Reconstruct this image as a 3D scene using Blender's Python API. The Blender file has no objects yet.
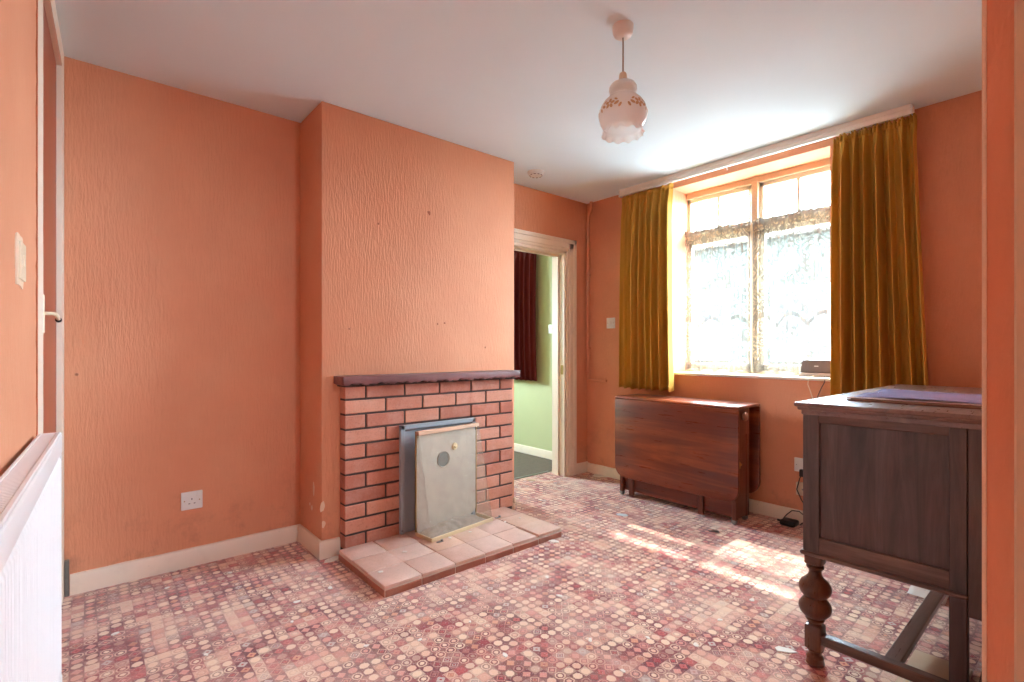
import bpy, bmesh, math, random
from mathutils import Vector, Matrix, noise
PI = math.pi
random.seed(7)
scene = bpy.context.scene
SKY, SUN, EXPO = 52.0, 9.0, 1.28
COL = scene.collection

# ------------------------------------------------------------------ measures of the room (metres)
H = 2.405            # ceiling
XW = 3.443           # window wall face
YB = 2.996           # back wall face (alcove and hall doorway)
YR = 0.137           # wall behind the sideboard
CX0, CX1, CY = 0.949, 2.285, 2.653      # chimney breast
LW = lambda y: -0.175 + 0.0358 * y      # left wall face, slightly out of square
LROT = -math.atan(0.0358)

# ------------------------------------------------------------------ mesh building
class MB:
    def __init__(s):
        s.bm = bmesh.new()
        s.uv = s.bm.loops.layers.uv.new('UVMap')
    def add(s, b, mi=0, M=None):
        if M is not None: b.transform(M)
        mp = {}
        for v in b.verts: mp[v] = s.bm.verts.new(v.co)
        uvl = b.loops.layers.uv.active
        for f in b.faces:
            try: nf = s.bm.faces.new([mp[v] for v in f.verts])
            except ValueError: continue
            nf.material_index = mi
            if uvl:
                for l0, l1 in zip(f.loops, nf.loops): l1[s.uv].uv = l0[uvl].uv
        b.free()
        return s
    def box(s, a, b, bev=0.0, seg=2, mi=0, M=None):
        t = bmesh.new()
        bmesh.ops.create_cube(t, size=1)
        c = [(a[i] + b[i]) / 2 for i in range(3)]; d = [abs(b[i] - a[i]) for i in range(3)]
        for v in t.verts: v.co = Vector((c[0] + v.co.x * d[0], c[1] + v.co.y * d[1], c[2] + v.co.z * d[2]))
        if bev > 0:
            bmesh.ops.bevel(t, geom=list(t.edges), offset=min(bev, min(d) * .45), segments=seg, affect='EDGES', profile=.5)
        return s.add(t, mi, M)
    def prism(s, poly, axis, lo, hi, bev=0.0, seg=2, mi=0, M=None):
        t = bmesh.new()
        def pt(p, h):
            if axis == 'x': return (h, p[0], p[1])
            if axis == 'y': return (p[0], h, p[1])
            return (p[0], p[1], h)
        A = [t.verts.new(pt(p, lo)) for p in poly]; B = [t.verts.new(pt(p, hi)) for p in poly]
        n = len(poly)
        t.faces.new(A); t.faces.new(B)
        for i in range(n): t.faces.new([A[i], A[(i + 1) % n], B[(i + 1) % n], B[i]])
        bmesh.ops.recalc_face_normals(t, faces=t.faces)
        if bev > 0:
            cap = [e for e in t.edges if (e.verts[0] in A and e.verts[1] in A) or (e.verts[0] in B and e.verts[1] in B)]
            bmesh.ops.bevel(t, geom=cap, offset=bev, segments=seg, affect='EDGES', profile=.5)
        return s.add(t, mi, M)
    def lathe(s, prof, c=(0, 0, 0), n=32, mi=0, M=None, mod=None, cap=True):
        t = bmesh.new(); rings = []
        for k, (r, z) in enumerate(prof):
            ring = []
            for i in range(n):
                a = 2 * PI * i / n
                rr, zz = (r, z) if mod is None else mod(k, r, z, a)
                ring.append(t.verts.new((c[0] + rr * math.cos(a), c[1] + rr * math.sin(a), c[2] + zz)))
            rings.append(ring)
        for a, b in zip(rings[:-1], rings[1:]):
            for i in range(n): t.faces.new([a[i], a[(i + 1) % n], b[(i + 1) % n], b[i]])
        if cap:
            t.faces.new(rings[0][::-1]); t.faces.new(rings[-1])
        bmesh.ops.recalc_face_normals(t, faces=t.faces)
        return s.add(t, mi, M)
    def cyl(s, p0, p1, r0, r1=None, n=20, mi=0, bev=0.0):
        p0, p1 = Vector(p0), Vector(p1); d = p1 - p0; L = d.length
        r1 = r0 if r1 is None else r1
        M = Matrix.Translation(p0) @ d.to_track_quat('Z', 'Y').to_matrix().to_4x4()
        if bev > 0: pr = [(r0 - bev, 0), (r0, bev), (r1, L - bev), (r1 - bev, L)]
        else: pr = [(r0, 0), (r1, L)]
        return s.lathe(pr, n=n, mi=mi, M=M)
    def tube(s, pts, r, n=10, mi=0):
        pts = [Vector(p) for p in pts]; t = bmesh.new(); rings = []
        up = None
        for i, p in enumerate(pts):
            d = (pts[min(i + 1, len(pts) - 1)] - pts[max(i - 1, 0)]).normalized()
            if up is None: up = d.orthogonal().normalized()
            up = (up - d * up.dot(d)).normalized(); sd = d.cross(up)
            rings.append([t.verts.new(p + (up * math.cos(2 * PI * k / n) + sd * math.sin(2 * PI * k / n)) * r) for k in range(n)])
        for a, b in zip(rings[:-1], rings[1:]):
            for k in range(n): t.faces.new([a[k], a[(k + 1) % n], b[(k + 1) % n], b[k]])
        t.faces.new(rings[0][::-1]); t.faces.new(rings[-1])
        bmesh.ops.recalc_face_normals(t, faces=t.faces)
        return s.add(t, mi)
    def ball(s, c, r, sc=(1, 1, 1), mi=0, n=16):
        t = bmesh.new(); bmesh.ops.create_uvsphere(t, u_segments=n, v_segments=n // 2 + 2, radius=r)
        for v in t.verts: v.co = Vector((c[0] + v.co.x * sc[0], c[1] + v.co.y * sc[1], c[2] + v.co.z * sc[2]))
        return s.add(t, mi)
    def sheet(s, fn, nu, nv, mi=0):
        t = bmesh.new(); uvl = t.loops.layers.uv.new('UVMap')
        G = [[None] * (nv + 1) for _ in range(nu + 1)]; T = {}
        for i in range(nu + 1):
            for j in range(nv + 1):
                p, q = fn(i / nu, j / nv)
                v = t.verts.new(p); G[i][j] = v; T[v] = q
        for i in range(nu):
            for j in range(nv):
                f = t.faces.new([G[i][j], G[i + 1][j], G[i + 1][j + 1], G[i][j + 1]])
                for l in f.loops: l[uvl].uv = T[l.vert]
        return s.add(t, mi)

ORG = {}
def mesh_obj(name, mb, mats, parent=None, world=True, base=None, angle=35, solid=0):
    me = bpy.data.meshes.new(name)
    if parent is not None: off = ORG[parent.name] if world else Vector()
    elif base is not None: off = Vector(base)
    else: off = Vector()
    bm = mb.bm
    if off.length: bmesh.ops.translate(bm, verts=bm.verts, vec=-off)
    bm.to_mesh(me); bm.free()
    for m in (mats if isinstance(mats, (list, tuple)) else [mats]): me.materials.append(m)
    for p in me.polygons: p.use_smooth = True
    me.set_sharp_from_angle(angle=math.radians(angle))
    o = bpy.data.objects.new(name, me); COL.objects.link(o)
    if parent is not None:
        o.parent = parent; ORG[o.name] = ORG[parent.name]
    else:
        o.location = off; ORG[o.name] = off
    if solid:
        md = o.modifiers.new('thickness', 'SOLIDIFY'); md.thickness = solid; md.offset = 0
    return o
def tag(o, label=None, cat=None, group=None, kind=None):
    if label: o['label'] = label
    if cat: o['category'] = cat
    if group: o['group'] = group
    if kind: o['kind'] = kind
    return o
def thing(name, label, cat, loc, rz=0, group=None):
    o = bpy.data.objects.new(name, None); COL.objects.link(o)
    o.empty_display_size = .05
    o.location = loc; o.rotation_euler = (0, 0, rz); ORG[o.name] = Vector(loc)
    return tag(o, label, cat, group)
def struct(name, mb, mats, label=None, angle=35):
    o = mesh_obj(name, mb, mats, angle=angle); o['kind'] = 'structure'
    if label: o['label'] = label
    return o

# ------------------------------------------------------------------ materials
def s2l(c):
    c = c / 255
    return c / 12.92 if c <= .04045 else ((c + .055) / 1.055) ** 2.4
def rgb(r, g, b): return (s2l(r), s2l(g), s2l(b), 1)
class NT:
    def __init__(s, name):
        s.mat = bpy.data.materials.new(name); s.mat.use_nodes = True
        s.t = s.mat.node_tree; s.n = s.t.nodes; s.l = s.t.links
        s.bsdf = s.n['Principled BSDF']; s.out = s.n['Material Output']
    def new(s, typ, **kw):
        n = s.n.new(typ)
        for k, v in kw.items(): setattr(n, k, v)
        return n
    def put(s, sock, v):
        if isinstance(v, bpy.types.NodeSocket): s.l.new(v, sock)
        elif v is not None: sock.default_value = v
    def m(s, op, a, b=None, c=None, clamp=False):
        n = s.new('ShaderNodeMath', operation=op, use_clamp=clamp)
        s.put(n.inputs[0], a)
        if b is not None: s.put(n.inputs[1], b)
        if c is not None: s.put(n.inputs[2], c)
        return n.outputs[0]
    def v(s, op, a, b=None):
        n = s.new('ShaderNodeVectorMath', operation=op); s.put(n.inputs[0], a)
        if b is not None: s.put(n.inputs[1], b)
        return n.outputs[0]
    def coord(s, which='Object'): return s.new('ShaderNodeTexCoord').outputs[which]
    def scaled(s, vec, sc): return s.v('MULTIPLY', vec, sc)
    def noise(s, vec, scale, detail=3, rough=.55, dist=0, col=False):
        n = s.new('ShaderNodeTexNoise'); s.put(n.inputs['Vector'], vec)
        n.inputs['Scale'].default_value = scale; n.inputs['Detail'].default_value = detail
        n.inputs['Roughness'].default_value = rough; n.inputs['Distortion'].default_value = dist
        return n.outputs['Color' if col else 'Fac']
    def vor(s, vec, scale, feature='F1', out='Distance', rnd=1):
        n = s.new('ShaderNodeTexVoronoi', feature=feature); s.put(n.inputs['Vector'], vec)
        n.inputs['Scale'].default_value = scale; n.inputs['Randomness'].default_value = rnd
        return n.outputs[out]
    def ramp(s, fac, stops, interp='LINEAR'):
        n = s.new('ShaderNodeValToRGB'); s.put(n.inputs[0], fac); cr = n.color_ramp; cr.interpolation = interp
        while len(cr.elements) > 1: cr.elements.remove(cr.elements[-1])
        cr.elements[0].position, cr.elements[0].color = stops[0][0], stops[0][1]
        for p, c in stops[1:]:
            e = cr.elements.new(p); e.color = c
        return n.outputs[0]
    def mix(s, fac, a, b, blend='MIX'):
        n = s.new('ShaderNodeMix', data_type='RGBA', blend_type=blend)
        s.put(n.inputs[0], fac); s.put(n.inputs[6], a); s.put(n.inputs[7], b)
        return n.outputs[2]
    def map(s, val, a, b, c=0, d=1):
        n = s.new('ShaderNodeMapRange'); s.put(n.inputs[0], val)
        for i, q in enumerate((a, b, c, d)): n.inputs[i + 1].default_value = q
        return n.outputs[0]
    def bump(s, h, strength=.3, dist=.01):
        n = s.new('ShaderNodeBump'); s.put(n.inputs['Height'], h)
        n.inputs['Strength'].default_value = strength; n.inputs['Distance'].default_value = dist
        s.l.new(n.outputs[0], s.bsdf.inputs['Normal'])
    def set(s, **kw):
        for k, v in kw.items(): s.put(s.bsdf.inputs[k.replace('_', ' ')], v)
        return s
    def island(s): return s.new('ShaderNodeNewGeometry').outputs['Random Per Island']

def plain(name, c, rough=.5, metal=0, var=.08, scale=8, bump=0, spec=.5, **kw):
    k = NT(name); co = k.coord()
    f = k.noise(co, scale, 4)
    d = tuple(x * (1 - var) for x in c[:3]) + (1,); e = tuple(min(1, x * (1 + var)) for x in c[:3]) + (1,)
    k.set(Base_Color=k.mix(f, d, e), Roughness=rough, Metallic=metal)
    k.bsdf.inputs['Specular IOR Level'].default_value = spec
    if bump: k.bump(k.noise(co, scale * 12, 2), bump, .002)
    for a, b in kw.items(): k.put(k.bsdf.inputs[a.replace('_', ' ')], b)
    return k.mat

def wallpaper(name, ca, cb):
    k = NT(name); co = k.coord()
    big = k.noise(co, 1.3, 4, .6)
    c = k.mix(k.map(big, .3, .7), ca, cb)
    streak = k.noise(k.scaled(co, (115, 115, 15)), 1, 3, .6, .15)
    grain = k.noise(k.scaled(co, (260, 260, 60)), 1, 2)
    patch = k.map(k.noise(co, 1.1, 2), .38, .62, .25, 1)
    h = k.m('ADD', k.m('MULTIPLY', k.m('MULTIPLY', k.map(streak, .35, .7), patch), 1.0), k.m('MULTIPLY', grain, .25))
    c = k.mix(k.map(streak, .2, .85, 0, .16), c, (ca[0] * .8, ca[1] * .75, ca[2] * .7, 1))
    # scuffs and stains low down on the wall
    z = k.new('ShaderNodeSeparateXYZ'); k.l.new(co, z.inputs[0])
    low = k.m('MULTIPLY', k.map(z.outputs[2], .12, .55, 1, 0), k.map(k.noise(co, 6, 5, .7), .52, .72))
    c = k.mix(k.m('MULTIPLY', low, .35), c, rgb(120, 80, 60))
    sp = k.map(k.vor(co, 2.2), .012, .02, 1, 0)
    c = k.mix(k.m('MULTIPLY', sp, .7), c, rgb(90, 45, 30))
    k.set(Base_Color=c, Roughness=.72); k.bsdf.inputs['Specular IOR Level'].default_value = .3
    k.bump(h, .42, .006)
    return k.mat

def paintwood(name, c, dirt=.5):
    k = NT(name); co = k.coord()
    f = k.noise(co, 9, 5, .65)
    d = k.map(f, .55, .75, 0, dirt)
    cc = k.mix(d, c, tuple(x * .62 for x in c[:3]) + (1,))
    sp = k.map(k.vor(co, 14), .03, .05, 1, 0)
    cc = k.mix(k.m('MULTIPLY', sp, dirt), cc, rgb(95, 70, 50))
    k.set(Base_Color=cc, Roughness=.45); k.bump(k.noise(co, 60, 3), .08, .003)
    return k.mat

def wood(name, dark, mid, light, axis='y', rough=.35, scale=1.0, spec=.5, coat=0, fm=.3, bp=.12):
    k = NT(name); co = k.coord()
    sc = {'x': (1.2, 14, 14), 'y': (14, 1.2, 14), 'z': (14, 14, 1.2)}[axis]
    q = k.scaled(co, tuple(a * scale for a in sc))
    f = k.noise(q, 1.0, 6, .62, .9)
    fine = k.noise(k.scaled(q, (7, 7, 7)), 1, 3, .6)
    c = k.ramp(f, [(.28, dark), (.5, mid), (.72, light)])
    c = k.mix(k.map(fine, .4, .8, 0, fm), c, dark)
    big = k.noise(co, 3.5, 3)
    c = k.mix(k.map(big, .42, .75, 0, .4), c, dark)
    k.set(Base_Color=c, Roughness=k.map(fine, .2, .8, rough * .8, rough * 1.25))
    k.bsdf.inputs['Specular IOR Level'].default_value = spec
    if coat:
        k.bsdf.inputs['Coat Weight'].default_value = coat; k.bsdf.inputs['Coat Roughness'].default_value = .18
    k.bump(fine, bp, .002)
    return k.mat

def velvet(name, c, c2, sheen=.6):
    k = NT(name); co = k.coord()
    f = k.noise(k.scaled(co, (14, 14, 1.5)), 1, 3)
    k.set(Base_Color=k.mix(k.map(f, .3, .7), c, c2), Roughness=.85)
    k.bsdf.inputs['Sheen Weight'].default_value = sheen; k.bsdf.inputs['Sheen Roughness'].default_value = .4
    k.bsdf.inputs['Sheen Tint'].default_value = tuple(min(1, x * 1.6 + .1) for x in c2[:3]) + (1,)
    k.bsdf.inputs['Specular IOR Level'].default_value = .2
    k.bump(k.noise(co, 400, 2), .15, .002)
    return k.mat

def brick_mat(name, a, b, c, rough=.85, dust=.3):
    k = NT(name); co = k.coord()
    r = k.island()
    col = k.ramp(r, [(0, a), (.5, b), (1, c)])
    g = k.noise(co, 120, 3, .7)
    col = k.mix(k.map(g, .5, .8, 0, .5), col, tuple(x * .6 for x in a[:3]) + (1,))
    d = k.noise(co, 7, 5, .7)
    col = k.mix(k.map(d, .45, .75, 0, dust), col, rgb(225, 190, 175))
    k.set(Base_Color=col, Roughness=rough); k.bump(k.noise(co, 260, 3), .3, .003)
    return k.mat

def carpet_mat():
    k = NT('patterned_carpet'); co = k.coord()
    wob = k.noise(co, 5, 2, col=True)
    p = k.v('ADD', co, k.v('MULTIPLY', k.v('SUBTRACT', wob, (.5, .5, .5)), (.02, .02, 0)))
    p = k.scaled(p, (1 / .040, 1 / .040, 0))
    cell = k.v('FLOOR', p)
    fr = k.v('SUBTRACT', k.v('FRACTION', p), (.5, .5, .5))
    ab = k.new('ShaderNodeSeparateXYZ'); k.l.new(k.v('ABSOLUTE', fr), ab.inputs[0])
    ax, ay = ab.outputs[0], ab.outputs[1]
    def white(vec, w=0.0):
        n = k.new('ShaderNodeTexWhiteNoise', noise_dimensions='4D'); k.put(n.inputs['Vector'], vec); n.inputs['W'].default_value = w
        sp = k.new('ShaderNodeSeparateColor'); k.l.new(n.outputs['Color'], sp.inputs[0])
        return n.outputs['Value'], sp.outputs
    r0, rc = white(cell, 1.7)
    n1 = k.noise(k.scaled(cell, (.30, .26, 0)), 1, 1)
    n2 = k.noise(k.v('ADD', k.scaled(cell, (.22, .27, 0)), (37.3, 11.1, 0)), 1, 1)
    n3 = k.noise(k.v('ADD', k.scaled(cell, (.5, .5, 0)), (5.3, 71.1, 0)), 1, 1)
    oct_ = k.m('MAXIMUM', k.m('MAXIMUM', ax, ay), k.m('MULTIPLY', k.m('ADD', ax, ay), .72))
    dia = k.m('MULTIPLY', k.m('ADD', ax, ay), .90)
    isd = k.m('GREATER_THAN', r0, .6)
    s = k.m('ADD', k.m('MULTIPLY', oct_, k.m('SUBTRACT', 1, isd)), k.m('MULTIPLY', dia, isd))
    s = k.m('ADD', s, k.m('MULTIPLY', k.m('SUBTRACT', k.noise(co, 150, 2), .5), .16))
    small_t = k.m('GREATER_THAN', rc[1], .58)                      # small ringed lozenge instead of a full blob
    full = k.map(s, .36, .42)
    ring = k.m('MULTIPLY', k.map(s, .19, .23), k.map(s, .32, .37, 1, 0))
    corner = k.m('MULTIPLY', k.map(s, .43, .48), .8)
    line = k.m('ADD', k.m('MULTIPLY', k.m('MAXIMUM', ring, corner), small_t), k.m('MULTIPLY', full, k.m('SUBTRACT', 1, small_t)))
    cream, pale, pink, rose, red, grey, ora = rgb(236, 206, 176), rgb(228, 182, 154), rgb(216, 142, 126), rgb(196, 84, 80), rgb(168, 46, 48), rgb(196, 178, 166), rgb(216, 146, 112)
    inner = k.ramp(rc[0], [(0, cream), (.34, pale), (.55, pink), (.70, ora), (.78, rose), (.86, grey), (.95, red)], 'CONSTANT')
    ground = k.ramp(n3, [(0, rose), (.38, pink), (.46, pale), (.56, cream), (.66, pink)])
    ink = k.ramp(n2, [(0, rgb(128, 44, 50)), (.4, rgb(160, 66, 64)), (.47, rgb(112, 36, 42)), (.55, rgb(126, 56, 60)), (.65, rgb(100, 32, 36))])
    amt = k.m('MULTIPLY', k.map(n1, .33, .50, .2, 1), k.map(rc[2], 0, .25, .35, 1))
    c = k.mix(k.map(n1, .34, .5, .35, 1), ground, inner)
    c = k.mix(k.m('MULTIPLY', k.m('MULTIPLY', k.map(s, .33, .37), small_t), .7), c, ground)
    c = k.mix(k.m('MULTIPLY', line, amt), c, ink)
    core = k.m('MULTIPLY', k.map(s, .10, .14, 1, 0), k.m('GREATER_THAN', r0, .75))
    c = k.mix(k.m('MULTIPLY', core, amt), c, red)
    dark = k.m('MULTIPLY', k.map(n3, .55, .62), k.map(n1, .45, .55))
    c = k.mix(k.m('MULTIPLY', dark, .6), c, rgb(138, 48, 50))
    wear = k.map(k.noise(co, 2.4, 5, .65), .44, .66, 0, .4)
    c = k.mix(wear, c, rgb(228, 192, 170))
    pile = k.noise(co, 420, 2, .8)
    c = k.mix(k.map(pile, .45, .8, 0, .4), c, rgb(150, 84, 80))
    c = k.mix(k.m('MULTIPLY', k.map(k.noise(co, 190, 1), .64, .7), .5), c, rgb(236, 220, 206))
    k.set(Base_Color=c, Roughness=.95)
    k.bsdf.inputs['Specular IOR Level'].default_value = .15
    k.bsdf.inputs['Sheen Weight'].default_value = .45; k.bsdf.inputs['Sheen Roughness'].default_value = .45
    k.bump(k.m('ADD', pile, k.m('MULTIPLY', line, -.6)), .3, .004)
    return k.mat

def lace_mat():
    k = NT('lace_net'); uv = k.coord('UV')
    sp = k.new('ShaderNodeSeparateXYZ'); k.l.new(uv, sp.inputs[0]); u, v = sp.outputs[0], sp.outputs[1]
    fl = k.vor(uv, 15, 'SMOOTH_F1', 'Distance')
    petals = k.m('SINE', k.m('MULTIPLY', fl, 34))
    swirl = k.m('SINE', k.m('ADD', k.m('MULTIPLY', k.noise(uv, 13, 3, .6, 1.2), 46), k.m('MULTIPLY', v, 30)))
    big = k.noise(uv, 5, 3, .6, .8)
    motif = k.m('MAXIMUM', k.map(petals, -.1, .35), k.map(swirl, .1, .5))
    motif = k.m('MULTIPLY', motif, k.map(big, .36, .5, .25, 1))
    dens = k.m('ADD', .28, k.m('MULTIPLY', motif, .55))
    # heavier borders: side edges, scalloped foot, gathered head
    foot = k.map(k.m('ADD', v, k.m('MULTIPLY', k.m('ABSOLUTE', k.m('SINE', k.m('MULTIPLY', u, 24))), .05)), .17, .13)
    band = k.map(k.m('ABSOLUTE', k.m('SUBTRACT', k.m('ADD', v, k.m('MULTIPLY', k.m('ABSOLUTE', k.m('SINE', k.m('MULTIPLY', u, 12))), -.07)), .33)), .02, .012)
    head = k.map(v, .98, 1.0)
    dens = k.m('MAXIMUM', dens, k.m('MULTIPLY', foot, k.map(petals, -.6, .2, .6, .95)))
    dens = k.m('MAXIMUM', dens, k.m('MULTIPLY', band, .9))
    dens = k.m('MAXIMUM', dens, k.m('MULTIPLY', head, .72))
    net = k.m('MULTIPLY', k.map(k.m('SINE', k.m('MULTIPLY', u, 900)), -.5, .5), k.map(k.m('SINE', k.m('MULTIPLY', v, 900)), -.5, .5))
    dens = k.m('SUBTRACT', dens, k.m('MULTIPLY', net, .12))
    tr = k.new('ShaderNodeBsdfTransparent')
    df = k.new('ShaderNodeBsdfDiffuse'); df.inputs[0].default_value = rgb(146, 139, 130)
    tl = k.new('ShaderNodeBsdfTranslucent'); tl.inputs[0].default_value = rgb(146, 139, 130)
    m1 = k.new('ShaderNodeMixShader'); m1.inputs[0].default_value = .022
    k.l.new(df.outputs[0], m1.inputs[1]); k.l.new(tl.outputs[0], m1.inputs[2])
    m2 = k.new('ShaderNodeMixShader'); k.put(m2.inputs[0], dens)
    k.l.new(tr.outputs[0], m2.inputs[1]); k.l.new(m1.outputs[0], m2.inputs[2])
    k.l.new(m2.outputs[0], k.out.inputs[0])
    return k.mat

def glass_mat():
    k = NT('window_glass'); co = k.coord()
    tr = k.new('ShaderNodeBsdfTransparent'); tr.inputs[0].default_value = (.93, .96, .96, 1)
    gl = k.new('ShaderNodeBsdfGlossy'); gl.inputs['Roughness'].default_value = .02
    lw = k.new('ShaderNodeLayerWeight')
    m = k.new('ShaderNodeMixShader'); k.put(m.inputs[0], k.m('ADD', .03, k.m('MULTIPLY', k.m('POWER', lw.outputs['Facing'], 5), .6)))
    k.l.new(tr.outputs[0], m.inputs[1]); k.l.new(gl.outputs[0], m.inputs[2]); k.l.new(m.outputs[0], k.out.inputs[0])
    return k.mat

def gauze_mat():
    k = NT('fine_wire_gauze'); uv = k.coord('UV')
    sp = k.new('ShaderNodeSeparateXYZ'); k.l.new(uv, sp.inputs[0])
    a = k.map(k.m('SINE', k.m('MULTIPLY', sp.outputs[0], 2 * PI / .0022)), .1, .5)
    b = k.map(k.m('SINE', k.m('MULTIPLY', sp.outputs[1], 2 * PI / .0022)), .1, .5)
    w = k.m('MAXIMUM', a, b)
    w = k.m('MULTIPLY', w, k.map(k.noise(uv, 14, 3), .3, .7, .22, .42))
    tr = k.new('ShaderNodeBsdfTransparent')
    k.set(Base_Color=rgb(196, 182, 160), Roughness=.5, Metallic=.3)
    m = k.new('ShaderNodeMixShader'); k.put(m.inputs[0], w)
    k.l.new(tr.outputs[0], m.inputs[1]); k.l.new(k.bsdf.outputs[0], m.inputs[2]); k.l.new(m.outputs[0], k.out.inputs[0])
    return k.mat

M = {}
M['orange'] = wallpaper('orange_wallpaper', rgb(214, 144, 109), rgb(224, 159, 123))
M['green'] = plain('green_distemper', rgb(184, 190, 144), .8, var=.08, scale=2.5)
M['ceil'] = plain('white_ceiling_paint', rgb(224, 241, 249), .85, var=.03, scale=3, bump=.15)
M['cream'] = paintwood('cream_gloss', rgb(234, 218, 198), .22)
M['white'] = paintwood('white_gloss', rgb(236, 230, 220), .15)
M['winframe'] = paintwood('beige_window_paint', rgb(204, 182, 150), .25)
M['sash'] = paintwood('ivory_sash_paint', rgb(228, 218, 196), .2)
M['brown_door'] = plain('brown_door_paint', rgb(160, 84, 58), .4, var=.12)
M['carpet'] = carpet_mat()
M['dark_carpet'] = plain('dark_grey_carpet', rgb(100, 88, 74), .95, var=.3, scale=30, bump=.3)
M['brick'] = brick_mat('red_brick', rgb(172, 102, 80), rgb(194, 126, 102), rgb(208, 146, 120))
M['mortar'] = plain('dark_mortar', rgb(78, 62, 58), .95, var=.3, scale=30, bump=.3)
M['tile'] = brick_mat('quarry_tile', rgb(206, 162, 142), rgb(214, 178, 162), rgb(216, 176, 150), .5, 1.0)
M['slip'] = brick_mat('brown_slip_tile', rgb(150, 84, 62), rgb(160, 92, 68), rgb(168, 100, 74), .5, .15)
M['grout'] = plain('pale_grout', rgb(206, 182, 164), .9, var=.15, scale=20)
M['mantel'] = wood('maroon_mantel', rgb(98, 58, 56), rgb(128, 82, 80), rgb(146, 100, 97), 'x', .4)
M['mahog'] = wood('red_mahogany', rgb(66, 22, 10), rgb(112, 45, 19), rgb(158, 82, 40), 'y', .3, .6, coat=.3, fm=.18, bp=.05)
M['mahog_v'] = wood('red_mahogany_upright', rgb(66, 25, 13), rgb(106, 46, 24), rgb(128, 60, 32), 'z', .32, .6, coat=.2)
M['oak'] = wood('dark_oak', rgb(54, 42, 40), rgb(86, 70, 65), rgb(110, 92, 84), 'z', .38, 1.6)
M['oak_h'] = wood('dark_oak_rail', rgb(64, 46, 40), rgb(104, 80, 69), rgb(128, 102, 88), 'y', .38, 1.6)
M['oak_x'] = wood('glare_lightened_oak', rgb(98, 76, 66), rgb(126, 101, 90), rgb(148, 123, 110), 'x', .3, .7, coat=.3, fm=.08, bp=.02)  # oak colour lightened to stand in for window glare on the top
M['oak_leg'] = wood('brown_oak_leg', rgb(58, 32, 20), rgb(96, 56, 36), rgb(120, 76, 50), 'z', .3, 1.4, coat=.2)
M['brass'] = plain('dull_brass', rgb(170, 136, 84), .35, 1, var=.15)
M['steel'] = plain('dull_steel', rgb(150, 150, 150), .4, 1, var=.15)
M['zinc'] = plain('blue_grey_sheet_metal', rgb(166, 174, 182), .4, .1, var=.12, scale=5)
M['beige_metal'] = plain('beige_enamel', rgb(194, 182, 166), .5, .1, var=.1, scale=6)
M['gauze'] = gauze_mat()
M['plastic'] = plain('white_plastic', rgb(224, 224, 220), .4, var=.03)
M['oldplastic'] = plain('yellowed_plastic', rgb(222, 204, 176), .4, var=.05)
M['black'] = plain('black_plastic', rgb(26, 24, 24), .4, var=.1)
M['greybox'] = plain('grey_brown_plastic', rgb(112, 98, 92), .4, var=.06)
M['radiator'] = plain('white_radiator_enamel', rgb(240, 238, 238), .35, var=.02)
M['gold'] = velvet('mustard_velvet', rgb(184, 136, 52), rgb(204, 156, 70), .15)
M['darkred'] = velvet('dark_red_cloth', rgb(74, 20, 18), rgb(104, 34, 28), .4)
M['lace'] = lace_mat()
M['glass'] = glass_mat()
def opal():
    k = NT('opal_glass'); k.set(Base_Color=rgb(244, 244, 241), Roughness=.18)
    tl = k.new('ShaderNodeBsdfTranslucent'); tl.inputs[0].default_value = rgb(246, 246, 243)
    m = k.new('ShaderNodeMixShader'); m.inputs[0].default_value = .5
    k.l.new(k.bsdf.outputs[0], m.inputs[1]); k.l.new(tl.outputs[0], m.inputs[2]); k.l.new(m.outputs[0], k.out.inputs[0])
    return k.mat
M['opal'] = opal()
M['flower'] = plain('brown_flower_print', rgb(206, 168, 124), .3, var=.2, scale=60)
M['paper'] = plain('pale_paper', rgb(232, 224, 214), .8, var=.05)
M['bluepaper'] = plain('glossy_blue_paper', rgb(150, 148, 186), .22, var=.15, scale=12)
M['manila'] = plain('brown_card', rgb(150, 104, 86), .6, var=.1)
M['card'] = plain('buff_cardboard', rgb(206, 178, 148), .8, var=.06)
M['grime'] = plain('grey_plaster', rgb(120, 110, 102), .95, var=.3, scale=30)
M['plaster'] = plain('bare_plaster', rgb(228, 202, 176), .9, var=.1, scale=30)
M['ash'] = plain('grey_ash', rgb(168, 152, 138), .95, var=.4, scale=90, bump=.5)
M['cyan'] = plain('pale_blue_scrap', rgb(196, 210, 220), .6)

# ------------------------------------------------------------------ the setting
b = MB(); b.box((-.9, -1.3, -.1), (XW + .02, 3.2, 0)); struct('floor', b, M['carpet'], 'worn red patterned carpet floor')
b = MB(); b.box((1.6, 3.2, -.1), (3.75, 5.4, -.004)); struct('floor_hall', b, M['dark_carpet'], 'dark grey carpet beyond the doorway')
b = MB(); b.box((-.9, -1.3, H), (3.8, 3.1, H + .12)); struct('ceiling', b, M['ceil'], 'white painted ceiling')
b = MB(); b.box((1.6, 3.1, H), (3.8, 5.4, H + .12)); struct('ceiling_hall', b, M['ceil'])
# back wall: alcove, then the doorway to the hall
DX0, DX1, DH = 2.36, 3.17, 1.94
b = MB()
b.box((-.5, YB, 0), (DX0, YB + .12, H)); b.box((DX1, YB, 0), (3.75, YB + .12, H)); b.box((DX0, YB, DH), (DX1, YB + .12, H))
struct('wall_back', b, M['orange'], 'orange papered back wall')
b = MB(); b.box((CX0, CY, 0), (CX1, YB + .01, H), .006, 2)
cb = struct('wall_chimney', b, M['orange'], 'orange papered chimney breast')
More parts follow.
